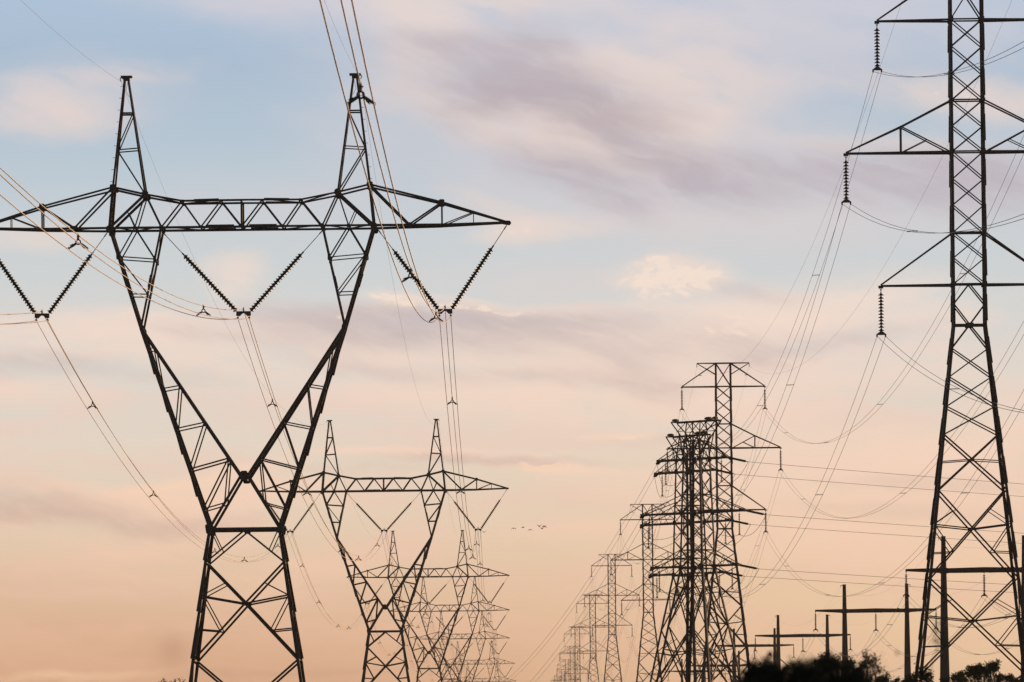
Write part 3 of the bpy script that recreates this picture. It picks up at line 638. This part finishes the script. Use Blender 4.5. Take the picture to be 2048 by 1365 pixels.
# ------------------------------------------------------------------ dark angle towers (centre right)
def build_angle():
    """heights in metres above ground at the nearer tower's scale; arm axis = local X"""
    root = empty('angle_tower')
    prof = [(27.0, .79), (25.4, .86), (20.6, 1.0), (15.6, 1.12), (10.5, 1.95), (5.4, 2.75), (0, 3.6), (-.8, 3.72)]
    def hw(h):
        for (a, x), (b, y) in zip(prof, prof[1:]):
            if h >= b: return x + (y - x) * (a - min(h, a)) / (a - b)
        return prof[-1][1]
    def fc(m, a, b, w):
        (sa, ha), (sb, hb_) = a, b
        for s in (-1, 1):
            m.ang((sa * hw(ha), s * hw(ha), ha), (sb * hw(hb_), s * hw(hb_), hb_), w, (0, -s, 0))
            m.ang((s * hw(ha) - .01, sa * hw(ha), ha), (s * hw(hb_) - .01, sb * hw(hb_), hb_), w, (-s, 0, 0))
    for sx in (-1, 1):
        for sy in (-1, 1):
            m = MB()
            for (a, x), (b, y) in zip(prof, prof[1:]):
                m.ang((sx * x, sy * x, a), (sx * y, sy * y, b), .17 if a > 16 else .215, (0, -sy, 0), flip=sx * sy, t=.03)
            m.box((sx * prof[-1][1], sy * prof[-1][1], 0), .8, .8, .5); m.build('leg', STEEL, root)
    m = MB(); lv = [27.0, 25.4, 23.8, 22.2, 20.6, 18.9, 17.25, 15.6]
    for a, b in zip(lv, lv[1:]): fc(m, (-1, a), (1, b), .065); fc(m, (1, a), (-1, b), .065)
    for a in (27.0, 25.4, 22.2, 20.6, 17.25, 15.6): fc(m, (-1, a), (1, a), .08)
    for h in (25.4, 20.6, 15.7):
        for sx in (-1, 1):
            for q in (-1, 1):
                w = hw(h); m.box((sx * (w - .05), q * (w + .03), h), .4, .03, .42); m.box((sx * (w + .035), q * (w - .05), h), .03, .4, .42)
    m.build('upper_bracing', STEEL, root)
    m = MB()
    for a, b in ((15.6, 10.5), (10.5, 4.6), (4.6, 0)):
        fc(m, (-1, a), (1, b), .10); fc(m, (1, a), (-1, b), .10)
        wa, wb = hw(a), hw(b); t = wa / (wa + wb); c = a + (b - a) * t
        for s in (-1, 1):
            fc(m, (s, c + .3), (0, c), .07); q = a + (c - a) * .5; fc(m, (s, c + .3), (s * .5 * wa / hw(q), q), .045)
            q = c + (b - c) * .5; fc(m, (s, c + .3), (s * .5 * wb / hw(q), q), .05); fc(m, (s, q), (s * .5 * wb / hw(q), q), .05)
    m.build('lower_bracing', STEEL, root)
    # funnel-shaped head
    m = MB()
    for s in (-1, 1):
        for sx in (-1, 1):
            m.ang((sx * .79, s * .79, 27.0), (sx * 2.35, s * .5, 28.75), .085, (0, -s, 0)); m.ang((sx * .79, s * .79, 27.0), (sx * .7, s * .5, 28.75), .085, (0, -s, 0))
            m.ang((sx * .7, s * .5, 28.75), (sx * 1.6, s * .64, 27.9), .07, (0, -s, 0)); m.ang((sx * .79, s * .79, 25.4), (sx * 1.5, s * .64, 27.85), .08, (0, -s, 0))
            m.ang((sx * .79, s * .79, 27.9), (sx * 1.5, s * .64, 27.9), .06, (0, -s, 0)); m.ang((-sx * .7, s * .5, 28.75), (sx * .79, s * .79, 27.0), .08, (0, -s, 0))
        m.ang((-2.35, s * .5, 28.75), (2.35, s * .5, 28.75), .10, (0, -s, 0))
    for x in (-2.35, -.7, .7, 2.35): m.ang((x, -.5, 28.75), (x, .5, 28.75), .09, (0, 0, 1))
    for a, b in ((-2.35, -.7), (.7, -.7), (.7, 2.35)): m.ang((a, -.5, 28.75), (b, .5, 28.75), .07, (0, 0, 1))
    m.build('tower_head', STEEL, root)
    for x, wx in ((-2.2, .5), (1.3, .62), (2.0, .36)):
        m = MB(); m.box((x, 0, 28.95), wx, .4, .17); m.box((x, 0, 29.05), wx * .6, .3, .08); m.build('clamp_block', PLATE, root)
    for h, up_, R in ((25.4, 27.0, (-3.9, 3.2)), (20.6, 22.2, (-5.7, 5.0)), (15.8, 17.3, (-4.7, 4.2))):
        for tipx in R:
            sx = 1 if tipx > 0 else -1; w0, w1 = hw(h), hw(up_); m = MB(); tp = Vector((tipx, 0, h))
            for s in (-1, 1):
                a = Vector((sx * w0, s * w0, h)); b = Vector((sx * w1, s * w1, up_)); e = tp + Vector((0, s * .3, 0))
                m.ang(a, e, .14, (0, -s, 0)); m.ang(b, e + Vector((0, 0, .08)), .08, (0, -s, 0))
                for t0, t1 in ((.35, .2), (.35, .6), (.68, .6)):
                    m.ang(b.lerp(e, t0), a.lerp(e, t1), .045, (0, -s, 0))
            for t in (.2, .6): m.ang(Vector((sx * w0, -w0, h)).lerp(tp, t), Vector((sx * w0, w0, h)).lerp(tp, t + .2), .07, (0, 0, 1)); 
            m.box(tp, .34, .66, .2); m.box(tp - Vector((sx * .38, 0, -.05)), .26, .4, .28)
            m.build('cross_arm', STEEL, root)
    return root
MB.SLIM = False
pc = build_angle()
MB.SLIM = True
CT = [dict(p=Vector((17.05, 340, -.15)), rz=math.radians(-35), sc=1.0, n='nearer'), dict(p=Vector((17.15, 357, -.15)), rz=math.radians(-43), sc=1.0, n='farther')]
ARMS = [('upper', 25.4, -3.9, 3.2), ('middle', 20.6, -5.7, 5.0), ('lower', 15.8, -4.7, 4.2)]
def strain(name, loc, d, L=1.75, n=13):
    root = empty(name, loc); d = Vector(d).normalized(); side = Vector((-d.y, d.x, 0)).normalized() * .07
    for s in (-1, 1):
        m = MB(); string_mesh(m, d * .25 + side * s, d * (.25 + L) + side * s, n, .105, .025, True); m.build('insulator_string', GLASS, root, True)
    m = MB()
    for t in (.18, .3 + L):
        m.tube([d * t - side * 1.3, d * t + side * 1.3], .035, 5)
    m.tube([d * .1, d * (.4 + L)], .008, 4); m.tube([d * 0, d * .2], .03, 5); m.tube([d * (.3 + L), d * (.62 + L)], .035, 5); m.build('end_fitting', FIT, root)
    return root
protos = {}
for ti, c in enumerate(CT):
    o = pc if ti == 0 else copy_tree(pc); o.location = c['p']; o.rotation_euler.z = c['rz']
    tag(o, "heavy dark angle tower with funnel head, " + ("taller right one of the overlapping two" if ti == 0 else "lower left one of the overlapping two"), 'pylon', 'dark angle towers')
    R = Matrix.Rotation(c['rz'], 3, 'Z')
    dR = Vector((.84, .54, -.012)).normalized(); dRs = Vector((.84, .54, -.15)).normalized(); dA = Vector((-.07, 1, -.05)).normalized()
    for lvl, h, xl, xr in ARMS:
        for sx, x in ((-1, xl), (1, xr)):
            side = 'left' if sx < 0 else 'right'; who = f'{lvl} {side} arm of the {c["n"]} dark angle tower'
            tipw = c['p'] + R @ Vector((x, 0, h))
            key, d, sd_ = ('away', dA, dA) if sx < 0 else ('across', dR, dRs)
            if key not in protos: protos[key] = so = strain('strain_insulator', tipw, sd_)
            else: so = copy_tree(protos[key]); so.location = tipw
            tag(so, f'double insulator string pulling from the {who}', 'insulator', 'strain insulators of the dark angle towers')
            e1 = tipw + sd_ * 2.35
            far = (e1 + d * 260 + Vector((0, 0, 1.2))) if sx > 0 else (e1 + d * 430 + Vector((0, 0, 4)))
            m = MB(); m.tube([p - e1 for p in span_pts(e1, far, 2.2 if sx > 0 else 9, 50)], .017 if sx > 0 else .013, 5)
            w = m.build('conductor', ALUD); w.location = e1
            tag(w, f'wire {"stretched right" if sx > 0 else "receding"} from the {who}', 'power line', 'wires of the dark angle towers')
            # hanging string that holds the jumper loop
            inn = c['p'] + R @ Vector((x - sx * .6, 0, h - .1))
            if 'j' not in protos:
                jr = empty('jumper_insulator', inn); m = MB(); string_mesh(m, (0, 0, -.15), (0, 0, -1.95), 12, .12, .03, True); m.build('insulator_string', GLASS, jr, True)
                m = MB(); m.tube([(0, 0, 0), (0, 0, -.18)], .025, 5); m.build('link', FIT, jr); m = MB(); m.box((0, 0, -2.0), .22, .1, .08); m.build('clamp', FIT, jr); protos['j'] = jr
            else: jr = copy_tree(protos['j']); jr.location = inn
            tag(jr, f'short hanging insulator under the {who}', 'insulator', 'jumper strings of the dark angle towers')
            lo = inn + Vector((0, 0, -2.05)); body = c['p'] + R @ Vector((sx * 1.2, 0, h - 1.4)); pts = []
            for (aa, bb, sg) in ((e1, lo, .75), (lo, body, .4)):
                for k in range(0 if aa is e1 else 1, 13):
                    t = k / 12; pts.append(aa.lerp(bb, t) - Vector((0, 0, sg * 4 * t * (1 - t))))
            m = MB(); m.tube([p - lo for p in pts], .018, 5); j = m.build('jumper_wire', ALUD); j.location = lo
            tag(j, f'slack wire loop under the {who}', 'power line', 'jumper loops of the dark angle towers')

# ------------------------------------------------------------------ twin pole frames (lower right)
HF = [(288, None), (419, 1969), (542, 1751.5), (688, 1605), (832, 1508), (975, 1442), (1146, 1392)]
HTOP = [20.6, 20.6, 20.1, 19.6, 20.2, 18.8, 18.8]; HARM = [at(1969, 1141, 419).z] + [at(x, y, Y).z for x, y, Y in ((1969, 1141, 419), (1751.5, 1222, 542), (1605, 1272, 688), (1508, 1292, 832), (1442, 1332, 975), (1392, 1343, 1146))]
def build_hframe():
    root = empty('twin_pole_frame')
    for s in (-1, 1):
        m = MB(); hs = [-3, 3, 7, 11, 15, 20.3]; m.tube([(s * 4.45, 0, h) for h in hs], [.66, .58, .50, .42, .345, .24], 14)
        p = m.build('pole', POLE, root, False)
        m = MB(); m.tube([(s * 4.45, 0, 20.28), (s * 4.45, 0, 20.36)], .27, 12); m.box((s * 4.75, 0, 20.2), .5, .1, .08); m.tube([(s * 4.98, 0, 20.2), (s * 4.98, 0, 19.95)], .025, 5); m.build('pole_cap', POLE, p)
        m = MB(); m.tube([(s * 4.45 - .1, 0, 16.5), (s * 4.45 + .1, 0, 16.5)], .2, 8); m.box((s * 4.45, -.02, 16.55), 1.15, .78, .40); m.box((s * 4.45, -.02, 16.55), .78, .86, .62); m.build('collar', POLE, p)
        m = MB()
        m.tube([(s * 4.9, 0, 16.58), (s * 6.5, 0, 16.62), (s * 8.65, 0, 16.66)], [.28, .22, .13], 10); m.box((s * 8.6, 0, 16.62), .12, .2, .22); m.build('cross_arm', POLE, root)
    m = MB(); m.tube([(-4.5, 0, 16.55), (0, 0, 16.60), (4.5, 0, 16.55)], [.27, .31, .27], 10); m.box((.7, 0, 16.35), .1, .1, .2); m.box((3.2, 0, 16.85), .28, .2, .14); m.build('crossbeam', POLE, root)
    return root
ph = build_hframe(); HS = suspension(12, 2.15, .30, .18); HZc = -.28 - 2.15 - .30; Hpos = []; first = True
HLAB = ['', 'thick dark twin-pole frame at the bottom right corner', 'second twin-pole frame, its beam level with the pylon\'s foot', 'third twin-pole frame standing behind the blurred bush',
        'fourth twin-pole frame just left of the bush', 'fifth twin-pole frame among the dark angle towers\' legs', 'sixth and smallest twin-pole frame between the angle towers\' legs']
for i, (Y, px) in enumerate(HF):
    X = at(px, 1220, Y).x if px else 52.8
    o = ph if i == 0 else copy_tree(ph)
    o.location = (X, Y, HARM[i] - 16.55); Hpos.append(Vector(o.location))
    tag(o, HLAB[i] or 'twin-pole frame nearest the camera, standing just beyond the right edge', 'utility pole', 'twin-pole frames')
    for k, x in (('left', -8.6), ('middle', 0.0), ('right', 8.6)):
        s = HS if first else copy_tree(HS); first = False
        s.location = Hpos[i] + Vector((x, 0, 16.52 if x else 16.36))
        tag(s, f'slim insulator string hanging from the {k} of the {ORD[i - 1] if i else "out of frame"} twin-pole frame', 'insulator', 'insulator strings of the twin-pole frames')
def zig(m, c):
    pts = [(-.3, 0), (-.2, .05), (-.1, -.02), (0, .06), (.1, -.04), (.2, .03), (.3, 0)]
    m.tube([c + Vector((a, 0, b)) for a, b in pts], .03, 5)
    for s in (-1, 1): m.tube([c + Vector((s * .3, -.09, 0)), c + Vector((s * .3, .09, 0))], .032, 5)
for k, x in (('left', -8.6), ('middle', 0.0), ('right', 8.6)):
    hp = Vector((x, 0, (16.52 if x else 16.36) + HZc)); b0 = Hpos[1] + hp; root = empty('conductor_pair', b0)
    tag(root, f'twin wire conductor strung along the {k} of the twin-pole frames', 'power line', 'conductors of the twin-pole frames')
    for s in (-1, 1):
        pts = []
        for q in range(len(Hpos) - 1): pts += span_pts(Hpos[q] + hp - b0 + Vector((s * .3, 0, 0)), Hpos[q + 1] + hp - b0 + Vector((s * .3, 0, 0)), 5.0, 40)[(0 if q == 0 else 1):]
        m = MB(); m.tube(pts, .016, 5); m.build('wire', ALUD, root, True)
    for q in range(len(Hpos) - 1):
        for t in (.15, .38, .62, .85):
            c = (Hpos[q] + hp - b0).lerp(Hpos[q + 1] + hp - b0, t) - Vector((0, 0, 4 * 5.0 * t * (1 - t)))
            m = MB(); zig(m, c); m.build('spacer', FIT, root)
for s in (-1, 1):
    off = Vector((s * 4.98, 0, 19.95)); b0 = Hpos[1] + off; pts = []
    for q in range(len(Hpos) - 1): pts += span_pts(Hpos[q] + off - b0, Hpos[q + 1] + off - b0, 3.2, 30)[(0 if q == 0 else 1):]
    m = MB(); m.tube(pts, .006, 5); o = m.build('earth_wire', ALUD); o.location = b0
    tag(o, f'hair-thin earth wire between the {"left" if s < 0 else "right"} pole tops of the twin-pole frames', 'power line', 'earth wires')
# raking struts at the foot of the third frame
for (a, b, t) in (((1559, 1317), (1608, 1362), 'right-leaning steel strut rising to the left pole of the third twin-pole frame'), ((1546, 1330), (1524, 1350), 'short left-leaning steel strut beside the left pole of the fourth twin-pole frame')):
    Y = 688 if a[0] > 1550 else 832
    p, q = at(a[0], a[1], Y), at(b[0], b[1], Y); d = (q - p); q2 = p + d * ((p.z + .3) / -d.z)
    m = MB(); m.tube([(0, 0, 0), q2 - p], .09, 6); o = m.build('strut', POLE); o.location = p; tag(o, t, 'strut')
mw = [(1506, 1333), (1520, 1327), (1540, 1308)]
MY = 600; cpt = [at(x, y, MY) for x, y in mw]
for (x, y), p, t in zip(mw, cpt, ('lowest and leftmost', 'middle', 'uppermost and rightmost')):
    m = MB(); m.lathe((0, 0, .28), (0, 0, -1), [(0, .01), (.05, .05), (.5, .24), (.54, .24), (.54, .01)], 10); m.tube([(0, 0, .32), (0, 0, .27)], .03, 5)
    o = m.build('marker_cone', POLE); o.location = p; tag(o, f'small dark marker cone, {t} of the three by the blurred bush', 'marker', 'marker cones')
lo_, hi_ = at(1440, 1395, MY - 20), at(1680, 1200, MY + 30)
m = MB(); m.tube([p - cpt[0] for p in [lo_] + [c + Vector((0, 0, .3)) for c in cpt] + [hi_]], .005, 4); o = m.build('marker_wire', ALUD); o.location = cpt[0]
tag(o, 'hair-thin slanting wire that carries the three marker cones', 'power line')

# ------------------------------------------------------------------ birds
def bird(px, py, Y, span, lift, yaw, lab):
    m = MB(); h = span / 2
    prof = [(-.55 * h, .01), (-.4 * h, .10 * h), (0, .22 * h), (.3 * h, .17 * h), (.42 * h, .10 * h), (.52 * h, .09 * h), (.62 * h, .01)]
    m.lathe((0, 0, 0), (0, -1, .1), prof, 8)
    m.add([(-.14 * h, .5 * h, 0), (.14 * h, .5 * h, 0), (.20 * h, .75 * h, .02 * h), (-.20 * h, .75 * h, .02 * h), (0, .3 * h, .07 * h), (0, .3 * h, -.05 * h)], [(0, 1, 2, 3), (4, 3, 2), (5, 2, 3), (4, 0, 3), (4, 2, 1)])
    for s in (-1, 1):
        r1 = [(0, -.25), (.5, -.28), (1.0, -.02)]; r2 = [(0, .25), (.5, .16), (1.0, .14)]
        zs = [.05, lift[0], lift[1]]
        vs = []
        for (a, b), (c, d), z in zip(r1, r2, zs): vs += [(s * a * h, b * h * 1.3, z * h), (s * c * h, d * h * 1.3, z * h), (s * a * h, b * h * 1.1, z * h - .16 * h * (1.1 - a)), (s * c * h, d * h * 1.1, z * h - .12 * h * (1.1 - a))]
        fs = []
        for k in (0, 4): fs += [(k, k + 1, k + 5, k + 4), (k + 2, k + 6, k + 7, k + 3), (k, k + 4, k + 6, k + 2), (k + 1, k + 3, k + 7, k + 5)]
        fs += [(8, 9, 11, 10)]; m.add(vs, fs)
    o = m.build('bird', BIRD); o.location = at(px, py, Y); o.rotation_euler.z = yaw; tag(o, lab, 'bird', 'birds flying between the pylon rows')
bird(1027.5, 1057, 400, .58, (.15, -.5), .3, 'bird with drooping wings, leftmost of the small flock in the middle')
bird(1046, 1055, 430, .58, (.1, .05), 1.5, 'bird seen as a dot, second from left in the flock')
bird(1060.5, 1060, 400, .58, (.15, -.5), -.2, 'bird with drooping wings, lowest of the flock')
bird(1078.5, 1053, 400, .58, (.35, .7), .3, 'bird with raised wings, highest of the flock')
bird(1084, 1058, 400, .58, (.35, .7), -.3, 'bird with raised wings just under the rightmost bird')
bird(1088.5, 1053, 400, .58, (.2, -.6), .6, 'rightmost bird of the flock, wings arched down')
bird(968, 1065, 500, .6, (.35, .8), .2, 'lone bird just right of the second wide-headed pylon\'s right insulators')

# ------------------------------------------------------------------ vegetation
def leaf_cloud(m, centers, n, size, rad, squash=.8):
    for _ in range(n):
        c = random.choice(centers); v = Vector((random.gauss(0, 1), random.gauss(0, 1), random.gauss(0, 1) * squash)) * rad * .5
        p = Vector(c) + v; a = Vector((random.uniform(-1, 1), random.uniform(-1, 1), random.uniform(-.2, 1))).normalized()
        b = a.orthogonal().normalized(); b = (Matrix.Rotation(random.uniform(0, 2 * PI), 3, a) @ b); s = size * random.uniform(.6, 1.3)
        w = a.cross(b)
        m.add([p, p + a * s * .5 + b * s * .22, p + a * s, p + a * s * .5 - b * s * .22, p + a * s * .5 + w * s * .08], [(0, 1, 4), (1, 2, 4), (2, 3, 4), (3, 0, 4)])
def branch(m, p, d, L, r, depth, tips_, spread=.55, up_=.15):
    p = Vector(p); d = Vector(d).normalized(); pts = [p]; rr = [r]; q = p
    for k in range(4):
        d = (d + Vector((random.gauss(0, .09), random.gauss(0, .09), up_ * .25))).normalized(); q = q + d * L / 4; pts.append(q); rr.append(r * (1 - .14 * (k + 1)))
    m.tube(pts, rr, 5)
    if depth == 0: tips_.append(q); return
    tips_.append(pts[3])
    for k in range(random.choice((2, 3, 3))):
        a = d.orthogonal().normalized(); a = Matrix.Rotation(random.uniform(0, 2 * PI), 3, d) @ a
        branch(m, pts[random.choice((2, 3, 4))], d + a * spread * random.uniform(.6, 1.3), L * random.uniform(.55, .78), r * .5, depth - 1, tips_, spread, up_)
def plant(name, px, pytop, Y, width, nst, leafn, leafs, lab, cat, depth=3, rad=.3, spread=.5, m_leaf=None, crown='crown', scale_r=.02):
    """height is set by the row its top reaches"""
    top = at(px, pytop, Y); H = top.z; root = empty(name, (top.x, Y, 0)); tb = MB(); tp = []
    for k in range(nst):
        x = random.uniform(-.35, .35) * width; d = Vector((x / H * .7, random.uniform(-.15, .15), 1))
        branch(tb, (x * .35, random.uniform(-.2, .2) * width * .4, -.1), d, H * random.uniform(.44, .52), scale_r * H / 2 * random.uniform(.7, 1.1), depth, tp, spread)
    mz = max(t.z for t in tp); k = H * .97 / mz
    tb.v = [(a, b, c * k) for a, b, c in tb.v]; tp = [Vector((t.x, t.y, t.z * k)) for t in tp]
    tb.build('trunk', BARK, root)
    if leafn:
        lm = MB(); leaf_cloud(lm, tp, leafn, leafs, rad); lm.build(crown, m_leaf or LEAF, root)
    tag(root, lab, cat); return root
random.seed(21)
def thicket(name, prof, Y, leafn, leafs, lab, cat, stems=6, deep=1.6, shoots=10, thick=.5, m_leaf=None, sh=.25):
    """shrub whose crown outline follows prof = [(px, py), ...]; dense leaves below it, loose shoots above it"""
    pts = [at(x, y, Y) for x, y in prof]; cx = (pts[0].x + pts[-1].x) / 2; root = empty(name, (cx, Y, 0))
    def top(x):
        for a, b in zip(pts, pts[1:]):
            if a.x <= x <= b.x: return a.z + (b.z - a.z) * (x - a.x) / (b.x - a.x + 1e-6)
        return pts[-1].z
    W2 = pts[-1].x - pts[0].x; tb = MB(); lm = MB(); cl = []
    for k in range(stems):
        x = random.uniform(pts[0].x + .12 * W2, pts[-1].x - .12 * W2); z = top(x) * random.uniform(.86, .97)
        y0 = random.uniform(-.2, .2) * thick; q = Vector((x - cx, y0, z)); p = Vector(((x - cx) * .3, y0 * .4, -.1))
        mid = p.lerp(q, .5) + Vector((random.uniform(-.06, .06), random.uniform(-.06, .06), 0)) * W2
        tb.tube([p, p.lerp(mid, .5), mid, mid.lerp(q, .5), q], [.022 * z, .019 * z, .014 * z, .009 * z, .003 * z], 6)
        for j in range(5):
            s_ = mid.lerp(q, random.random()); e = s_ + Vector((random.uniform(-.25, .25) * W2, random.uniform(-.3, .3) * thick, random.uniform(.05, .2) * z))
            e.z = min(e.z, top(min(max(e.x + cx, pts[0].x), pts[-1].x))); tb.tube([s_, s_.lerp(e, .5) + Vector((0, 0, .01 * z)), e], [.006 * z, .004 * z, .0015 * z], 5)
    # leaf clumps fill the crown; the outline is broken by smaller clumps
    for k in range(max(40, leafn // 40)):
        x = random.uniform(pts[0].x, pts[-1].x); zt = top(x); cl.append((Vector((x - cx, random.uniform(-.5, .5) * thick, zt - .04 * deep - deep * random.random() ** 1.2)), 1))
    for k in range(shoots):
        x = random.uniform(pts[0].x, pts[-1].x); zt = top(x); p = Vector((x - cx, random.uniform(-.5, .5) * thick, zt - .08 * deep)); h = sh * random.uniform(.4, 1.1)
        e = p + Vector((random.uniform(-.5, .5) * h, 0, h)); tb.tube([p - Vector((0, 0, .2 * deep)), p, e], [.004 * zt, .003 * zt, .001 * zt], 4)
        for j in range(7): cl.append((p.lerp(e, (j + 1) / 7), .22))
    for _ in range(leafn):
        c, q = random.choice(cl); r_ = leafs * (2.0 if q == 1 else .9)
        p = c + Vector((random.gauss(0, 1), random.gauss(0, 1), random.gauss(0, .8))) * r_ * .6
        a_ = Vector((random.uniform(-1, 1), random.uniform(-1, 1), random.uniform(-.3, 1))).normalized(); b_ = Matrix.Rotation(random.uniform(0, 6.3), 3, a_) @ a_.orthogonal().normalized()
        s_ = leafs * random.uniform(.6, 1.25); w_ = a_.cross(b_)
        lm.add([p, p + a_ * s_ * .45 + b_ * s_ * .2 + w_ * s_ * .06, p + a_ * s_, p + a_ * s_ * .45 - b_ * s_ * .2 + w_ * s_ * .06], [(0, 1, 2), (0, 2, 3)])
    tb.build('trunk', BARK, root); lm.build('crown', m_leaf or LEAF, root); tag(root, lab, cat); return root
thicket('bush', [(1486, 1400), (1500, 1372), (1508, 1356), (1516, 1372), (1528, 1338), (1538, 1366), (1548, 1376), (1560, 1356), (1572, 1372), (1584, 1366), (1594, 1342), (1604, 1364), (1614, 1354), (1628, 1374)], 26, 15000, .036, 'out-of-focus dark bush, left half of the blurred clump', 'bush', 6, .6, 60, .5, LEAFD, .14)
thicket('bush', [(1600, 1376), (1612, 1366), (1624, 1342), (1634, 1364), (1644, 1348), (1654, 1340), (1664, 1364), (1678, 1370), (1690, 1352), (1700, 1374), (1716, 1366), (1732, 1384), (1752, 1404)], 27, 14000, .036, 'out-of-focus dark bush, right half of the blurred clump', 'bush', 6, .6, 50, .5, LEAFD, .14)
thicket('bush', [(1622, 1356), (1640, 1330), (1655, 1318), (1672, 1330), (1690, 1324), (1712, 1340), (1734, 1362)], 95, 4200, .07, 'leafy shrub rising in focus behind the right of the blurred clump', 'bush', 6, 1.6, 40, 1.0, None, .30)
thicket('bush', [(1700, 1352), (1716, 1336), (1738, 1330), (1752, 1342), (1764, 1362)], 60, 900, .055, 'thin feathery shrub between the two poles of the second twin-pole frame', 'bush', 9, .8, 20, .6, None, .26)
thicket('tree', [(1924, 1362), (1938, 1346), (1955, 1340), (1975, 1338), (1990, 1332), (1997, 1350), (2000, 1368)], 190, 9000, .13, 'round leafy tree low between the big narrow pylon\'s legs', 'tree', 6, 2.6, 26, 1.6, None, .42)
thicket('tree', [(1888, 1368), (1900, 1358), (1912, 1356), (1924, 1352), (1932, 1364)], 185, 2600, .12, 'small leafy tree top just left of the round tree', 'tree', 4, 2.0, 12, 1.2, None, .35)
thicket('tree', [(1998, 1370), (2008, 1358), (2022, 1355), (2036, 1362), (2047, 1368)], 185, 2600, .12, 'small leafy tree top just right of the round tree', 'tree', 4, 2.0, 10, 1.2, None, .3)
plant('bare_tree', 1942, 1316, 200, 1.6, 5, 0, 0, 'leafless twiggy tree standing behind the round leafy tree', 'tree', 4, .3, .42, scale_r=.006)
thicket('tree', [(1748, 1366), (1762, 1358), (1778, 1356), (1796, 1362), (1812, 1368)], 150, 3000, .10, 'low leafy tree top between the second frame and the pylon\'s left foot', 'tree', 4, 1.6, 10, 1.0, None, .25)
thicket('shrub', [(1818, 1370), (1832, 1358), (1848, 1352), (1862, 1362)], 90, 1500, .07, 'low scrubby shrub at the bottom edge by the pylon\'s left foot', 'bush', 4, 1.0, 16, .8, None, .3)
plant('tall_weed', 1815, 1275, 24, .35, 3, 40, .03, 'blurred thin weed stalks in front of the second frame\'s right pole', 'plant', 2, .10, .35, scale_r=.003)
plant('tall_weed', 1850, 1290, 22, .35, 3, 50, .03, 'blurred weed stalks in front of the narrow pylon\'s left leg', 'plant', 2, .10, .3, scale_r=.003)
plant('conifer_tip', 335, 1358, 160, .5, 2, 260, .10, 'tiny plant tip poking above the bottom edge left of the big pylon', 'tree', 2, .14, .2)
plant('conifer_tip', 369, 1357, 160, .5, 2, 260, .10, 'tiny plant tip touching the left leg of the big pylon', 'tree', 2, .14, .2)
# hanging leaf cluster, close and soft
lp = [at(x, y, 26) for x, y in ((1868, 1248), (1872, 1262), (1866, 1275), (1874, 1284), (1880, 1290))]
m = MB(); stem = [at(1858, 1365, 26) - Vector((0, 0, 1.95)), at(1862, 1330, 26), at(1885, 1270, 26), at(1880, 1245, 26), at(1872, 1250, 26), at(1872, 1285, 26)]
b0 = Vector((stem[0].x, 26, 0)); root = empty('arching_weed', b0); m.tube([p - b0 for p in stem], .0035, 4); m.build('stem', BARK, root)
m = MB(); leaf_cloud(m, [p - b0 for p in lp], 60, .028, .045); m.build('leaves', LEAFD, root); tag(root, 'blurred arching weed with a drooping leaf cluster left of the thick pole', 'plant')

# ------------------------------------------------------------------ haze
m = MB(); m.box((0, 3100, 22.5), 6300, 7000, 81)
hz_o = m.build('haze', STEEL); hz_o.data.materials.clear()
hm = bpy.data.materials.new('haze_air'); hm.use_nodes = True; t = hm.node_tree; t.nodes.clear()
pv = t.nodes.new('ShaderNodeVolumePrincipled'); pv.inputs['Color'].default_value = (.95, .86, .78, 1); pv.inputs['Density'].default_value = .00007; pv.inputs['Anisotropy'].default_value = .3
mo = t.nodes.new('ShaderNodeOutputMaterial'); t.links.new(pv.outputs[0], mo.inputs['Volume']); hz_o.data.materials.append(hm)
tag(hz_o, 'warm evening haze filling the air', 'haze', kind='stuff')
